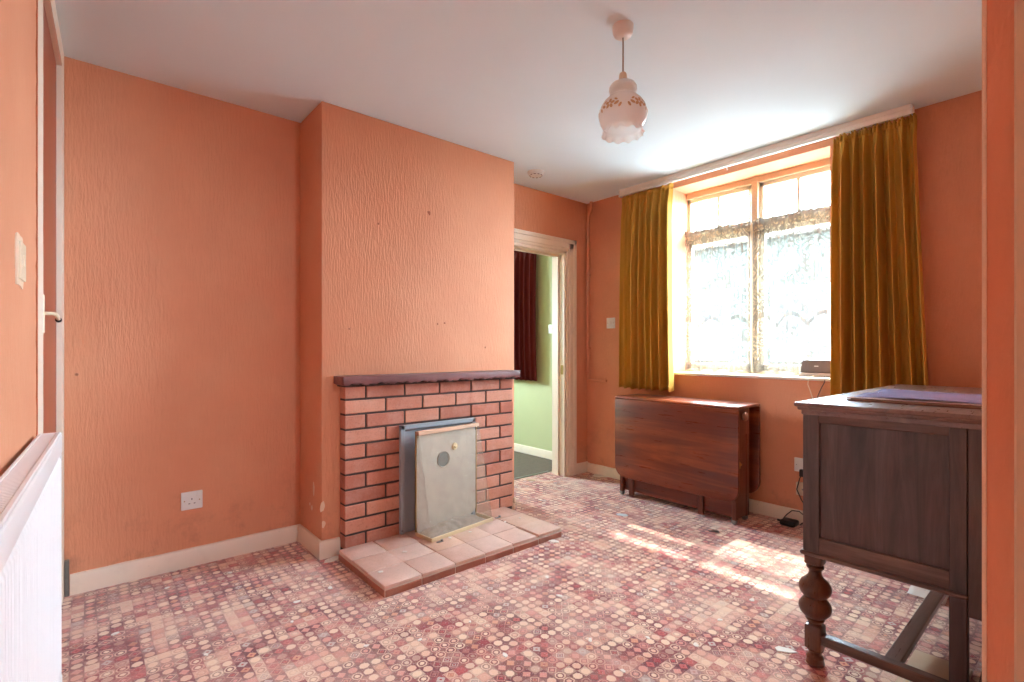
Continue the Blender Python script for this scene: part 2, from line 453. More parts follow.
# window wall with its opening (reveals open a little towards the glass)
WY0, WY1, WZ0, WZ1 = 1.062, 2.142, .905, 2.333
b = MB()
b.box((XW, -1.3, 0), (3.76, WY0, H)); b.box((XW, WY1, 0), (3.76, YB + .12, H))
b.box((XW, WY0, 0), (3.76, WY1, WZ0)); b.box((XW, WY0, WZ1), (3.76, WY1, H))
struct('wall_window', b, M['orange'], 'orange papered window wall')
b = MB(); b.box((1.243, YR - .15, 0), (XW, YR, H), .004, 1)
wr = struct('wall_right', b, M['orange'], 'end of the orange wall beside the camera')
b = MB(); b.box((1.2405, YR - .004, 0), (1.2475, YR + .0025, H), .001, 1)
tag(mesh_obj('corner_bead', b, M['plaster'], wr), 'pale worn corner edge')
# left wall, a little out of square, with a door frame in it
def lpt(y, x): return (LW(y) + x, y)
def lbox(b, y0, y1, x0, x1, z0, z1, mi=0):
    poly = [lpt(y0, x0), lpt(y1, x0), lpt(y1, x1), lpt(y0, x1)]
    return b.prism(poly, 'z', z0, z1, mi=mi)
b = MB(); lbox(b, -1.3, 1.99, -.2, 0, 0, H); lbox(b, 1.99, 3.05, -.2, -.06, 0, H)
struct('wall_left', b, M['orange'], 'orange papered left wall')
def rough_strip(y, x0, x1, z0, z1, n, amp):
    pts = []
    for i in range(n + 1):
        z = z0 + (z1 - z0) * i / n; pts.append((y - .004 - amp * random.random(), z))
    for i in range(n, -1, -1): pts.append((y + .006, z0 + (z1 - z0) * i / n))
    return pts
b = MB(); b.prism(rough_strip(1.99, 0, 0, 0, H, 90, .022), 'x', LW(1.985) - .02, LW(1.985) + .0025)
struct('trim_1', b, plain('broken_brown_filler', rgb(176, 96, 58), .9, var=.35, scale=40), 'broken plaster edge along the left door frame')
b = MB(); lbox(b, 1.995, 2.125, -.08, .003, 0, H); lbox(b, 2.895, 2.992, -.08, .001, .0, H); lbox(b, 2.125, 2.895, -.08, .001, 2.315, H)
struct('trim_2', b, M['cream'], 'cream door frame in the left wall')
b = MB(); lbox(b, 2.128, 2.893, -.055, -.018, .01, 2.312)
d1 = struct('door_1', b, M['brown_door'], 'brown painted door in the left wall')
b = MB()
x0 = LW(2.15); b.box((x0 - .02, 2.128, 1.15), (x0 + .004, 2.165, 1.27), .002, 1)
b.tube([(x0, 2.148, 1.212), (x0 + .022, 2.148, 1.212), (x0 + .030, 2.150, 1.210), (x0 + .034, 2.160, 1.204), (x0 + .035, 2.2, 1.196)], .0055, 10)
mesh_obj('door_handle', b, M['oldplastic'], d1)
b = MB(); b.ball((x0 + .035, 2.2, 1.195), .009, n=12); mesh_obj('handle_knob', b, M['black'], d1)
# skirting boards
def skirt(name, pts, mat, label, h=.092):
    b = MB(); prof = [(0, 0), (.017, 0), (.017, h - .018), (.012, h - .004), (.006, h), (0, h)]
    for a, c in zip(pts[:-1], pts[1:]):
        a, c = Vector(a), Vector(c); d = (c - a).normalized(); nrm = Vector((d.y, -d.x))
        n = max(2, int((c - a).length / .06)); t = bmesh.new(); R = []
        for i in range(n + 1):
            p = a + (c - a) * i / n
            R.append([t.verts.new((p.x + nrm.x * q, p.y + nrm.y * q, z + (.0035 * (noise.noise(Vector((p.x * 9, p.y * 9, 3))) if z > .06 else 0)))) for q, z in prof])
        for r, s_ in zip(R[:-1], R[1:]):
            for j in range(len(prof)):
                jj = (j + 1) % len(prof); t.faces.new([r[j], r[jj], s_[jj], s_[j]])
        t.faces.new(R[0][::-1]); t.faces.new(R[-1]); bmesh.ops.recalc_face_normals(t, faces=t.faces)
        b.add(t)
    return struct(name, b, mat, label)
skirt('baseboard_back', [(-.048, YB), (CX0, YB)], M['cream'], 'cream skirting in the alcove')
skirt('baseboard_chimney', [(CX0, YB), (CX0, CY - .017)], M['cream'], 'cream skirting on the chimney side')
skirt('baseboard_front', [(CX0 - .017, CY), (1.043, CY)], M['cream'], 'short cream skirting beside the brick fireplace')
skirt('baseboard_window', [(XW, YB), (XW, YR)], M['cream'], 'cream skirting under the window', .082)
skirt('baseboard_corner', [(3.285, YB), (XW, YB)], M['cream'], 'cream skirting stub beside the doorway', .09)
b = MB(); b.box((-.066, 2.975, 0), (-.05, YB, .16), .002, 1); struct('trim_3', b, M['grime'], 'bare grey gap beside the alcove skirting')
# peeled paint on the chimney corner
b = MB()
for (x, y, z, w, h, side) in ((CX0 + .004, 0, .27, .012, .06, 0), (0, 2.77, .345, .014, .075, 1), (0, 2.80, .23, .012, .03, 1), (0, 2.83, .245, .01, .02, 1), (CX0 + .01, 0, .18, .01, .04, 0)):
    poly = []
    for i in range(11):
        a = 2 * PI * i / 11; r = .7 + .5 * random.random(); poly.append((w * r * math.cos(a), z + h * .5 * r * math.sin(a)))
    if side: b.prism([(y + p, q) for p, q in poly], 'x', CX0 - .0012, CX0 + .002)
    else: b.prism([(x + p, q) for p, q in poly], 'y', CY - .0012, CY + .002)
tag(mesh_obj('bare_patch', b, M['plaster'], cb), 'pale patches of bare plaster')
b = MB()
for (x, z, r) in ((1.60, 1.93, .012), (1.27, 1.81, .006), (1.66, 1.255, .005), (1.71, 1.26, .006), (2.03, 1.11, .005), (1.1, 1.21, .005)):
    poly = []
    for i in range(9):
        a = 2 * PI * i / 9; q = r * (.6 + .6 * random.random()); poly.append((x + q * math.cos(a), z + q * 1.2 * math.sin(a)))
    b.prism(poly, 'y', CY - .001, CY + .002)
tag(mesh_obj('nail_hole', b, plain('brown_hole', rgb(150, 84, 58), .9), cb), 'small brown nail holes')

# hall doorway frame
b = MB()
def arch(poly_pts, y0, y1): b.prism(poly_pts, 'y', y0, y1, .004, 1)
b.box((DX1, YB - .016, 0), (DX1 + .105, YB + .002, DH + .103), .004, 1)
b.box((DX1 + .022, YB - .024, 0), (DX1 + .104, YB - .014, DH + .102), .004, 1)
b.box((DX1 + .07, YB - .028, 0), (DX1 + .108, YB - .02, DH + .104), .004, 1)
b.box((DX0 - .06, YB - .016, DH), (DX1 + .105, YB + .002, DH + .103), .004, 1)
b.box((DX0 - .06, YB - .024, DH + .022), (DX1 + .104, YB - .014, DH + .102), .004, 1)
b.box((DX0 - .06, YB - .028, DH + .07), (DX1 + .108, YB - .02, DH + .104), .004, 1)
b.box((DX1 - .022, YB - .002, 0), (DX1 + .004, YB + .15, DH + .004), .002, 1)
b.box((DX0 - .004, YB - .002, DH - .022), (DX1, YB + .15, DH + .004), .002, 1)
b.box((DX0 - .004, YB - .002, 0), (DX0 + .022, YB + .15, DH), .002, 1)
b.box((DX1 - .036, YB + .06, 0), (DX1 - .018, YB + .1, DH - .02), .002, 1)
b.box((DX0, YB + .06, DH - .038), (DX1 - .02, YB + .1, DH - .018), .002, 1)
tr4 = struct('trim_4', b, M['cream'], 'cream moulded frame of the hall doorway')
b = MB(); b.box((DX1 - .0245, YB + .012, .88), (DX1 - .02, YB + .04, .96), .001, 1); mesh_obj('strike_plate', b, M['brass'], tr4)
b = MB(); b.box((DX0, 3.195, -.003), (DX1, 3.225, .006), .002, 1); struct('trim_5', b, M['steel'], 'metal carpet strip at the doorway')
# the hall
XG = 3.549
b = MB(); b.box((XG, YB + .12, 0), (XG + .2, 5.4, H)); struct('wall_hall', b, M['green'], 'pale green wall beyond the doorway')
b = MB(); b.box((1.6, 5.3, 0), (2.1, 5.4, H)); b.box((2.1, 5.3, 0), (2.6, 5.4, 1.2)); b.box((2.1, 5.3, 2.1), (2.6, 5.4, H)); b.box((2.6, 5.3, 0), (XG, 5.4, H))  # unseen opening added in this wall to let daylight into the hall
b.box((1.5, YB + .12, 0), (1.6, 5.4, H))
struct('wall_far', b, M['green'])
skirt('baseboard_hall', [(XG, 5.3), (XG, YB + .12)], M['cream'], 'cream skirting on the green wall', .08)

# unseen passage added behind the camera, its opening shaped to let in fill light
b = MB()
b.box((-.9, -1.42, 0), (1.15, -1.3, H)); b.box((1.15, -1.42, 2.1), (1.75, -1.3, H)); b.box((1.15, -1.42, 0), (1.75, -1.3, 1.7)); b.box((1.75, -1.42, 0), (1.9, YR - .15, H))
struct('wall_rear_added', b, M['orange'])
# dark house added outside to keep bright sky from showing through the lace
t = thing('added_house_outside', 'dark house added outside to dim the view through the lace', 'house', (9, 4.5, 0))
b = MB(); b.box((8.6, 1.9, 0), (12, 7.6, 2.95)); mesh_obj('wall', b, plain('shaded_brick', rgb(40, 43, 38), .9, var=.2, scale=6), t)  # shade put into the brick colour to keep the added house dim
b = MB(); b.prism([(1.7, 2.92), (7.8, 2.92), (7.8, 3.06), (1.7, 3.06)], 'x', 8.4, 12.2); mesh_obj('roof', b, M['grime'], t)
for (y, z) in ((2.6, .9), (4.2, .9), (5.7, .9)):
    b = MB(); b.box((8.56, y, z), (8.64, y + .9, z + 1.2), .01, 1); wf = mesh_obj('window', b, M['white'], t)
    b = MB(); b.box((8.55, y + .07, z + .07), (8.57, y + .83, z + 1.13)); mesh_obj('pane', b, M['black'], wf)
# frame of the camera's own doorway
b = MB(); b.box((1.222, YR - .2, 0), (1.245, YR - .0405, 2.06), .003, 1); b.box((1.236, YR - .17, 0), (1.40, YR - .1495, 2.1), .003, 1)
struct('trim_6', b, M['card'], 'beige door lining at the right edge')

# ------------------------------------------------------------------ window
FX = 3.655
def wbox(b, y0, y1, z0, z1, x0, x1, bev=.003): b.box((x0, min(y0, y1), z0), (x1, max(y0, y1), z1), bev, 1)
YL, YRt, YM = 2.168, 1.046, 1.607
b = MB()
wbox(b, YL - .024, WY1 + .06, .9, WZ1 + .02, FX, FX + .085); wbox(b, YRt - .05, YRt + .024, .9, WZ1 + .02, FX, FX + .085)
wbox(b, YRt, YL, 2.288, WZ1 + .02, FX, FX + .085); wbox(b, YRt, YL, .9, .945, FX, FX + .085)
wbox(b, YM - .024, YM + .024, .93, 2.30, FX - .004, FX + .085)
wbox(b, YRt, YM, 1.955, 2.0, FX, FX + .085); wbox(b, YM, YL, 1.955, 2.0, FX, FX + .085)
w1 = struct('window_1', b, M['winframe'], 'beige framed two light window')
for (ya, yb) in ((YM + .024, YL - .024), (YRt + .024, YM - .024)):
    s_ = MB(); x0, x1 = FX + .022, FX + .062
    za, zb = 1.998, 2.29
    wbox(s_, ya, ya + .03, za, zb, x0, x1); wbox(s_, yb - .03, yb, za, zb, x0, x1)
    wbox(s_, ya, yb, zb - .034, zb, x0, x1); wbox(s_, ya, yb, za, za + .034, x0, x1)
    ym = (ya + yb) / 2; wbox(s_, ym - .012, ym + .012, za + .02, zb - .02, x0 + .004, x1 - .004)
    sash = mesh_obj('fanlight_sash', s_, M['sash'], w1)
    g = MB(); wbox(g, ya + .02, ym, za + .02, zb - .02, x0 + .018, x0 + .022, 0); wbox(g, ym, yb - .02, za + .02, zb - .02, x0 + .018, x0 + .022, 0)
    mesh_obj('pane', g, M['glass'], sash)
    k_ = MB(); k_.tube([(x0 - .004, ym - .004, za + .018), (x0 - .02, ym - .004, za + .022), (x0 - .026, ym - .03, za + .03), (x0 - .024, ym - .07, za + .026), (x0 - .026, ym - .11, za + .036)], .0045, 8)
    k_.box((x0 - .006, ym - .02, za + .008), (x0, ym + .012, za + .028), .001, 1)
    mesh_obj('casement_stay', k_, M['steel'], sash)
    s_ = MB(); za, zb = .945, 1.957
    wbox(s_, ya, ya + .036, za, zb, x0, x1); wbox(s_, yb - .036, yb, za, zb, x0, x1)
    wbox(s_, ya, yb, zb - .036, zb, x0, x1); wbox(s_, ya, yb, za, za + .045, x0, x1)
    sash = mesh_obj('casement_sash', s_, M['sash'], w1)
    g = MB(); wbox(g, ya + .02, yb - .02, za + .02, zb - .02, x0 + .018, x0 + .022, 0); mesh_obj('pane', g, M['glass'], sash)
b = MB(); b.box((XW - .014, WY0 - .015, .903), (FX + .01, WY1 + .01, .922), .004, 2)
mesh_obj('window_sill', b, M['white'], w1)

# net curtains on a wire
def net(name, ya, yb, seed, label):
    rnd = random.Random(seed); ph = [rnd.random() * 6.28 for _ in range(4)]
    ztop, zbot = 2.012, .928
    W = abs(ya - yb)
    def fn(u, v):
        y = ya + (yb - ya) * u
        hgt = ztop - zbot
        a = .006 + .006 * (1 - v)
        x = FX - .022 + a * math.sin(u * W * 62 + ph[0] + .6 * math.sin(3 * v + ph[2])) + .004 * math.sin(u * W * 140 + ph[1])
        sc = .018 * abs(math.sin(u * W * 24)) * (1 - v) ** 6
        sag = .010 * math.sin(u * W * 11 + ph[3]) * v ** 4 + .006 * math.sin(u * W * 70 + ph[1]) * v ** 8
        z = zbot + hgt * v + sc + sag
        return (x, y, z), (u * W * 1.35, v * 1.0 + .02)
    t = thing(name, label, 'net curtain', (FX - .022, (ya + yb) / 2, zbot), 0, 'lace net curtains at the window')
    m = MB(); m.sheet(fn, 150, 60); mesh_obj('lace_panel', m, M['lace'], t, angle=180)
    def fr(u, v):
        y = ya + (yb - ya) * u; p, _ = fn(u, 1)
        return (p[0] - .006 - .004 * math.sin(u * W * 120 + v * 3), y, p[2] - .028 + .042 * v + .003 * math.sin(u * W * 90)), (u * W * 2, 1.03 + .01 * v)
    m = MB(); m.sheet(fr, 150, 5); mesh_obj('gathered_heading', m, M['lace'], t, angle=180)
    m = MB(); m.tube([(FX - .02, ya + (yb - ya) * i / 12, ztop - .01 + .010 * math.sin(i / 12 * W * 11 + ph[3])) for i in range(13)], .0025, 6)
    mesh_obj('wire', m, M['plastic'], t)
net('net_curtain', 1.628, 2.155, 3, 'white lace net curtain over the left half of the window')
net('net_curtain', 1.06, 1.612, 5, 'white lace net curtain over the right half of the window')

# curtain track
t = thing('curtain_track', 'white curtain track under the ceiling above the window', 'curtain track', (3.35, 1.6, 2.345))
b = MB(); b.box((3.337, .652, 2.347), (3.358, 2.555, 2.404), .002, 1)
b.box((3.333, .640, 2.372), (3.340, 2.555, 2.379), .002, 1); b.box((3.332, .640, 2.347), (3.34, 2.555, 2.353), .002, 1)
mesh_obj('fascia', b, M['white'], t)
b = MB(); b.box((3.358, .66, 2.352), (3.372, 2.54, 2.366), .002, 1); mesh_obj('rail', b, M['plastic'], t)
for y in (.647, 2.556):
    b = MB(); b.box((3.334, y - .004, 2.345), (3.374, y + .008, 2.4), .003, 1); mesh_obj('end_stop', b, M['plastic'], t)
b = MB(); b.tube([(3.355, 1.66, 2.352), (3.35, 1.662, 2.338), (3.345, 1.652, 2.33), (3.34, 1.655, 2.322)], .003, 6); mesh_obj('glider', b, M['plastic'], t)

# gold curtains
def drape(name, y0, y1, y0b, y1b, zt, zb, xc, folds, seed, label, mat='gold', amp=.03, cat='curtain', facing=-1, hooks=True):
    rnd = random.Random(seed)
    ph = [rnd.random() * 6.28 for _ in range(8)]
    wob = [(rnd.uniform(.8, 1.25)) for _ in range(folds + 2)]
    acc = [0]
    for w in wob[:folds]: acc.append(acc[-1] + w)
    tot = acc[-1]
    def phase(u):
        q = u * tot
        for i in range(folds):
            if q <= acc[i + 1] + 1e-9: return 2 * PI * (i + (q - acc[i]) / (acc[i + 1] - acc[i]))
        return 2 * PI * folds
    fa = [rnd.uniform(.6, 1.2) for _ in range(folds + 1)]
    def fn(u, v):                                     # v: 0 top, 1 hem
        yy = (y0 + (y1 - y0) * u) * (1 - v) + (y0b + (y1b - y0b) * u) * v
        p = phase(min(1, max(0, u + .012 * math.sin(2.2 * v + ph[3]) * math.sin(PI * u))))
        i = min(folds, int(p / (2 * PI)))
        f = p / (2 * PI) - i
        a = amp * (fa[i] * (1 - f) + fa[min(folds, i + 1)] * f)
        body = math.sin(p) + .16 * math.sin(2 * p + ph[0]) + .10 * math.sin(3.3 * p + ph[5] + 2 * v)
        g = min(1, v / .12); g = g * g * (3 - 2 * g)
        top = .45 * math.sin(p) + .5 * math.sin(p * 3 + ph[1]) * .6
        x = xc + facing * a * ((1 - g) * top * .55 + g * body * (.8 + .2 * v))
        x += facing * .012 * g * math.sin(PI * v)
        y = yy + .014 * g * math.cos(p + .5) * (.5 + v * .6)
        z = zt + (zb - zt) * v
        if v == 0: z += .006 * math.sin(p * 3 + ph[2])
        if v > .97: z += .004 * math.sin(p + ph[4])
        return (x, y, z), (u, v)
    t = thing(name, label, cat, (xc, (y0 + y1) / 2, zb), 0, 'mustard curtains at the window' if mat == 'gold' else None)
    m = MB(); m.sheet(fn, 40 * folds // 2 * 2, 46); mesh_obj('cloth', m, M[mat], t, angle=180, solid=.004)
    m = MB(); m.sheet(lambda u, v: ((fn(u, 0)[0][0] + facing * (.007 + .003 * math.sin(phase(u) * 3)), fn(u, 0)[0][1], zt - .012 - .028 * v), (u, v)), 30 * folds, 3)
    mesh_obj('gathered_heading', m, M[mat], t, angle=180, solid=.003)
    m = MB(); m.sheet(lambda u, v: ((fn(u, .995)[0][0] + facing * .0035, fn(u, .995)[0][1], zb + .002 + .045 * v), (u, v)), 30 * folds, 2)
    mesh_obj('hem', m, M[mat], t, angle=180, solid=.002)
    if hooks:
        n = folds
        for i in range(n):
            u = (i + .5) / n; p, _ = fn(u, 0)
            h = MB(); h.tube([(p[0] + .004, p[1], zt - .03), (p[0] + .004, p[1], zt + .008), (3.362, p[1], zt + .018), (3.366, p[1], 2.362)], .0022, 6)
            mesh_obj('hook', h, M['plastic'], t)
    return t
drape('curtain', 2.075, 2.54, 2.055, 2.555, 2.338, .785, 3.352, 7, 11, 'mustard velvet curtain left of the window above the drop leaf table', amp=.06)
drape('curtain', .630, 1.015, .565, 1.02, 2.338, .785, 3.346, 7, 23, 'mustard velvet curtain right of the window behind the dark sideboard', amp=.06)
drape('hall_curtain', 3.70, 4.35, 3.69, 4.36, 2.16, .775, 3.49, 9, 31, 'dark red curtain hanging on the green hall wall', 'darkred', .028, 'curtain', hooks=False)
b = MB(); b.cyl((3.49, 3.66, 2.175), (3.49, 4.4, 2.175), .012, n=16)
t = thing('curtain_pole', 'thin pole holding the dark red hall curtain', 'curtain pole', (3.49, 4, 2.17)); mesh_obj('rod', b, M['brass'], t)
for y in (3.68, 4.38):
    b = MB(); b.cyl((3.49, y, 2.175), (3.553, y, 2.175), .008, n=12); mesh_obj('bracket', b, M['brass'], t)

# ------------------------------------------------------------------ fireplace
t = thing('brick_fire_surround', 'red brick fire surround with a dark wavy edged mantel shelf', 'fireplace', (1.627, 2.616, 0))
bx0, bx1, by = 1.045, 2.209, 2.579
b = MB(); b.box((bx0 + .004, by + .006, 0), (bx1 - .004, CY, .907)); mesh_obj('mortar_core', b, M['mortar'], t)
b = MB(); pitch, mort, ch = .2335, .0105, .0797
row = 0; zt = .905
while zt > .03:
    zb_ = max(.0, zt - ch + .011)
    edges = [bx0]; x = bx0 + (pitch / 2 if row % 2 == 0 else pitch)
    while x < bx1 - .05: edges.append(x); x += pitch
    edges.append(bx1)
    for i, (a, c) in enumerate(zip(edges[:-1], edges[1:])):
        a_ = a + (0 if i == 0 else mort / 2); c_ = c - (0 if i == len(edges) - 2 else mort / 2)
        j = random.uniform(-.0012, .0012)
        b.box((a_, by + j, zb_), (c_, CY - .002 if i in (0, len(edges) - 2) else by + .05, zt), .003, 1)
    zt -= ch; row += 1
mesh_obj('brickwork', b, M['brick'], t)
b = MB(); n = 180; xs = [1.012 + (2.222 - 1.012) * i / n for i in range(n + 1)]
poly = [(x, .957) for x in xs][::-1] + [(x, .914 + .0042 * math.sin(x * 120) + .003 * math.sin(x * 47 + 1)) for x in xs]
b.prism(poly, 'y', 2.517, CY - .001, .003, 2); mesh_obj('mantel_shelf', b, M['mantel'], t)
b = MB(); b.box((1.03, 2.555, .9), (2.212, CY - .002, .915), .002, 1); mesh_obj('shelf_batten', b, M['mortar'], t)
# hearth
t = thing('tiled_hearth', 'low hearth of dusty quarry tiles in front of the brick surround', 'hearth', (1.58, 2.31, 0))
hx0, hx1, hy0, hy1 = 1.012, 2.132, 2.052, 2.578
b = MB(); b.box((hx0 - .001, hy0 - .001, 0), (hx1 + .001, hy1, .0375), .001, 1); mesh_obj('bed', b, M['grout'], t)
b = MB(); nx, ny = 6, 3; dx, dy = (hx1 - hx0) / nx, (hy1 - hy0) / ny
for i in range(nx):
    for j in range(ny):
        tilt = (.003 if (i, j) == (5, 0) else 0)
        M_ = Matrix.Translation((0, 0, tilt)) @ Matrix.Rotation(.004 * (random.random() - .5), 4, 'Z')
        b.box((hx0 + i * dx + (.002 if i else -.002), hy0 + j * dy + (.002 if j else -.004), .037), (hx0 + (i + 1) * dx - .002 + (-.012 if (i, j) == (4, 0) else 0), hy0 + (j + 1) * dy - .002, .0525), .003, 2, M=M_)
mesh_obj('top_tiles', b, M['tile'], t)
b = MB(); n = 6; d = (hx1 - hx0) / n
for i in range(n): b.box((hx0 + i * d + .002, hy0 - .004, 0), (hx0 + (i + 1) * d - .002, hy0 + .01, .0305), .002, 1)
for j in range(3): b.box((hx0 - .004, hy0 + j * dy + .002, 0), (hx0 + .008, hy0 + (j + 1) * dy - .002, .0305), .002, 1); b.box((hx1 - .008, hy0 + j * dy + .002, 0), (hx1 + .004, hy0 + (j + 1) * dy - .002, .0305), .002, 1)
mesh_obj('edge_tiles', b, M['slip'], t)
# closure plate
t = thing('closure_plate', 'blue grey metal closure plate standing against the brick fire surround', 'metal plate', (1.617, 2.565, .053))
b = MB(); b.box((1.357, 2.571, .053), (1.877, 2.576, .667), .001, 1); mesh_obj('sheet', b, M['zinc'], t)
b = MB()
b.box((1.357, 2.553, .055), (1.382, 2.572, .667), .002, 1); b.box((1.852, 2.553, .055), (1.877, 2.572, .667), .002, 1); b.box((1.357, 2.553, .642), (1.877, 2.572, .667), .002, 1)
mesh_obj('edge_frame', b, M['zinc'], t)
for (x, z) in ((1.87, .65), (1.37, .075)):
    b = MB(); b.cyl((x - .006, 2.548, z), (x - .006, 2.554, z), .006, n=10); mesh_obj('screw', b, M['steel'], t)
# wedge shaped gauze guard, pulled out at its left end
ga = math.radians(6.8)
t = thing('spark_guard', 'wedge shaped wire gauze fire guard with a beige plate on the tiled hearth', 'fire guard', (1.415, 2.492, .053), ga)
W_, D_, HT = .462, .15, .585; TD = .03
b = MB()
ring = [(W_ * .43 + .043 * math.cos(2 * PI * i / 28), .398 + .045 * math.sin(2 * PI * i / 28)) for i in range(28)]
# plate with a round hole: outer rectangle bridged to the ring
tb = bmesh.new()
def plate(bm, outer, hole, y0, y1):
    lay = []
    for y in (y0, y1):
        O = []; 
        for hx, hz in hole:
            cxh, czh = W_ * .43, .398; dx_, dz_ = hx - cxh, hz - czh
            ks = []
            if dx_ > 0: ks.append((outer[1] - cxh) / dx_)
            if dx_ < 0: ks.append((outer[0] - cxh) / dx_)
            if dz_ > 0: ks.append((outer[3] - czh) / dz_)
            if dz_ < 0: ks.append((outer[2] - czh) / dz_)
            k_ = min(q for q in ks if q > 0); O.append((cxh + dx_ * k_, czh + dz_ * k_))
        lay.append(([bm.verts.new((p[0], y, p[1])) for p in O], [bm.verts.new((p[0], y, p[1])) for p in hole]))
    n = len(hole)
    for O, I in lay:
        for i in range(n): bm.faces.new([O[i], O[(i + 1) % n], I[(i + 1) % n], I[i]])
    for i in range(n):
        bm.faces.new([lay[0][1][i], lay[0][1][(i + 1) % n], lay[1][1][(i + 1) % n], lay[1][1][i]])
        bm.faces.new([lay[0][0][i], lay[0][0][(i + 1) % n], lay[1][0][(i + 1) % n], lay[1][0][i]])
    bmesh.ops.recalc_face_normals(bm, faces=bm.faces)
plate(tb, (0, W_, 0, HT), ring, -.004, 0); b.add(tb)
b.box((0, -.004, HT - .0001), (.002, 0, HT)); b.box((W_ - .002, -.004, HT - .0001), (W_, 0, HT))
mesh_obj('back_plate', b, M['beige_metal'], t, world=False)
b = MB(); b.prism(ring, 'y', -.0005, .0015); tag(mesh_obj('vent_gauze', b, plain('dark_gauze', rgb(112, 108, 102), .7, .3, var=.3, scale=200), t, world=False), 'dark round vent')
b = MB()
for i in range(28):
    a0 = 2 * PI * i / 28
b.tube([(W_ * .43 + .045 * math.cos(2 * PI * i / 28), -.005, .398 + .047 * math.sin(2 * PI * i / 28)) for i in range(29)], .0025, 6)
mesh_obj('vent_ring', b, M['beige_metal'], t, world=False)
b = MB(); bc = (W_ * .61, .462); b.cyl((bc[0], -.004, bc[1]), (bc[0], -.012, bc[1]), .022, n=24, bev=.003); b.cyl((bc[0], -.012, bc[1]), (bc[0], -.022, bc[1]), .009, n=16, bev=.002)
mesh_obj('knob', b, plain('ivory_enamel', rgb(236, 214, 160), .3), t, world=False)
b = MB()
b.box((-.004, -D_, 0), (W_ + .004, -D_ + .008, .022), .002, 1); b.box((-.004, -D_, 0), (.004, 0, .022), .002, 1); b.box((W_ - .004, -D_, 0), (W_ + .004, 0, .022), .002, 1)
tag(mesh_obj('base_rail', b, plain('buff_enamel', rgb(214, 190, 150), .45, .2), t, world=False), 'buff coloured base rail')
b = MB(); b.box((-.003, -TD, HT - .022), (W_ + .003, .002, HT), .003, 1); tag(mesh_obj('top_rail', b, plain('pinkish_tape', rgb(222, 180, 150), .6), t, world=False), 'pinkish buff top rail')
for x in (-.004, W_ - .005):
    b = MB(); b.box((x, -.007, .02), (x + .009, .002, HT), .002, 1); mesh_obj('side_rail', b, M['brass'], t, world=False)
b = MB(); b.sheet(lambda u, v: ((W_ * u, -D_ + .004 + (D_ - TD) * v, .02 + (HT - .03) * v), (W_ * u, .58 * v)), 4, 4)
mesh_obj('front_gauze', b, M['gauze'], t, world=False)
for x in (0, W_):
    b = MB(); b.sheet(lambda u, v: ((x, -.002 + (-D_ + .006) * u * (1 - v) - (TD - .002) * u * v, .02 + (HT - .03) * v), (D_ * u * (1 - v * .8), .58 * v)), 4, 6)
    mesh_obj('side_gauze', b, M['gauze'], t, world=False)
b = MB(); b.sheet(lambda u, v: ((.012 + (W_ - .024) * u, -.006 - (D_ - .02) * v, .002 + (.03 * (1 - v) ** 2 + .02 * noise.noise(Vector((u * 9, v * 4, 1))) + .012) * math.sin(PI * u) ** .4 * math.sin(PI * (.15 + .8 * v)) ** .5), (u, v)), 40, 12)
ash = mesh_obj('ash_heap', b, M['ash'], None, base=(0, 0, 0))
ash.location = (1.415, 2.492, .053); ash.rotation_euler = (0, 0, ga)
tag(ash, 'grey ash and soot rubble inside the wire fire guard', 'ash', kind='stuff')
# small clips at the guard's feet
for (x, y, lab) in ((1.47, 2.325, 'small metal clip on the hearth at the near corner of the fire guard'), (1.955, 2.425, 'small metal clip on the hearth at the far corner of the fire guard')):
    b = MB(); b.box((x - .02, y - .006, .0525), (x + .02, y + .006, .057), .001, 1); b.cyl((x + .012, y, .056), (x + .012, y, .064), .007, n=12)
    tag(mesh_obj('metal_clip', b, M['steel'], base=(x, y, .0525)), lab, 'clip', 'clips at the foot of the fire guard')

# ------------------------------------------------------------------ drop leaf table
t = thing('gateleg_table', 'folded mahogany drop leaf table under the window', 'table', (3.22, 1.914, 0))
tx0, tx1, ty0, ty1, tz = 3.058, 3.372, 1.443, 2.385, .746
def leaf_poly(r=.085):
    z0 = .143; z1 = tz - .022; P = [(ty0, z1), (ty0, z0 + r)]
    for i in range(1, 9):
        a = PI + PI / 2 * i / 8; P.append((ty0 + r + r * math.cos(a), z0 + r + r * math.sin(a)))
    for i in range(0, 9):
        a = 1.5 * PI + PI / 2 * i / 8; P.append((ty1 - r + r * math.cos(a), z0 + r + r * math.sin(a)))
    P.append((ty1, z1)); return P
b = MB(); b.prism(leaf_poly(), 'x', tx0, tx0 + .02, .004, 2); l1 = mesh_obj('drop_leaf', b, M['mahog'], t)
b = MB(); b.prism(leaf_poly(), 'x', tx1 - .02, tx1, .004, 2); mesh_obj('drop_leaf', b, M['mahog'], t)
b = MB(); b.box((tx0 + .012, ty0, tz - .02), (tx1 - .012, ty1, tz), .006, 3); b.box((tx0 + .002, ty0, tz - .022), (tx0 + .03, ty1, tz - .004), .006, 3); b.box((tx1 - .03, ty0, tz - .022), (tx1 - .002, ty1, tz - .004), .006, 3)
mesh_obj('table_top', b, M['mahog'], t)
ex0, ex1 = 3.085, 3.262
for y in (ty0 + .03, ty1 - .05):
    b = MB(); b.box((ex0, y, .035), (ex1, y + .02, tz - .02), .002, 1); b.box((ex0 - .003, y - .004, .03), (ex0 + .035, y + .022, tz - .02), .002, 1); b.box((ex1 - .035, y - .004, .03), (ex1 + .003, y + .022, tz - .02), .002, 1)
    mesh_obj('end_panel', b, M['mahog_v'], t)
b = MB(); b.box((ex0 + .02, ty0 + .05, .04), (ex0 + .038, ty1 - .05, .155), .002, 1); mesh_obj('lower_rail', b, M['mahog'], t)
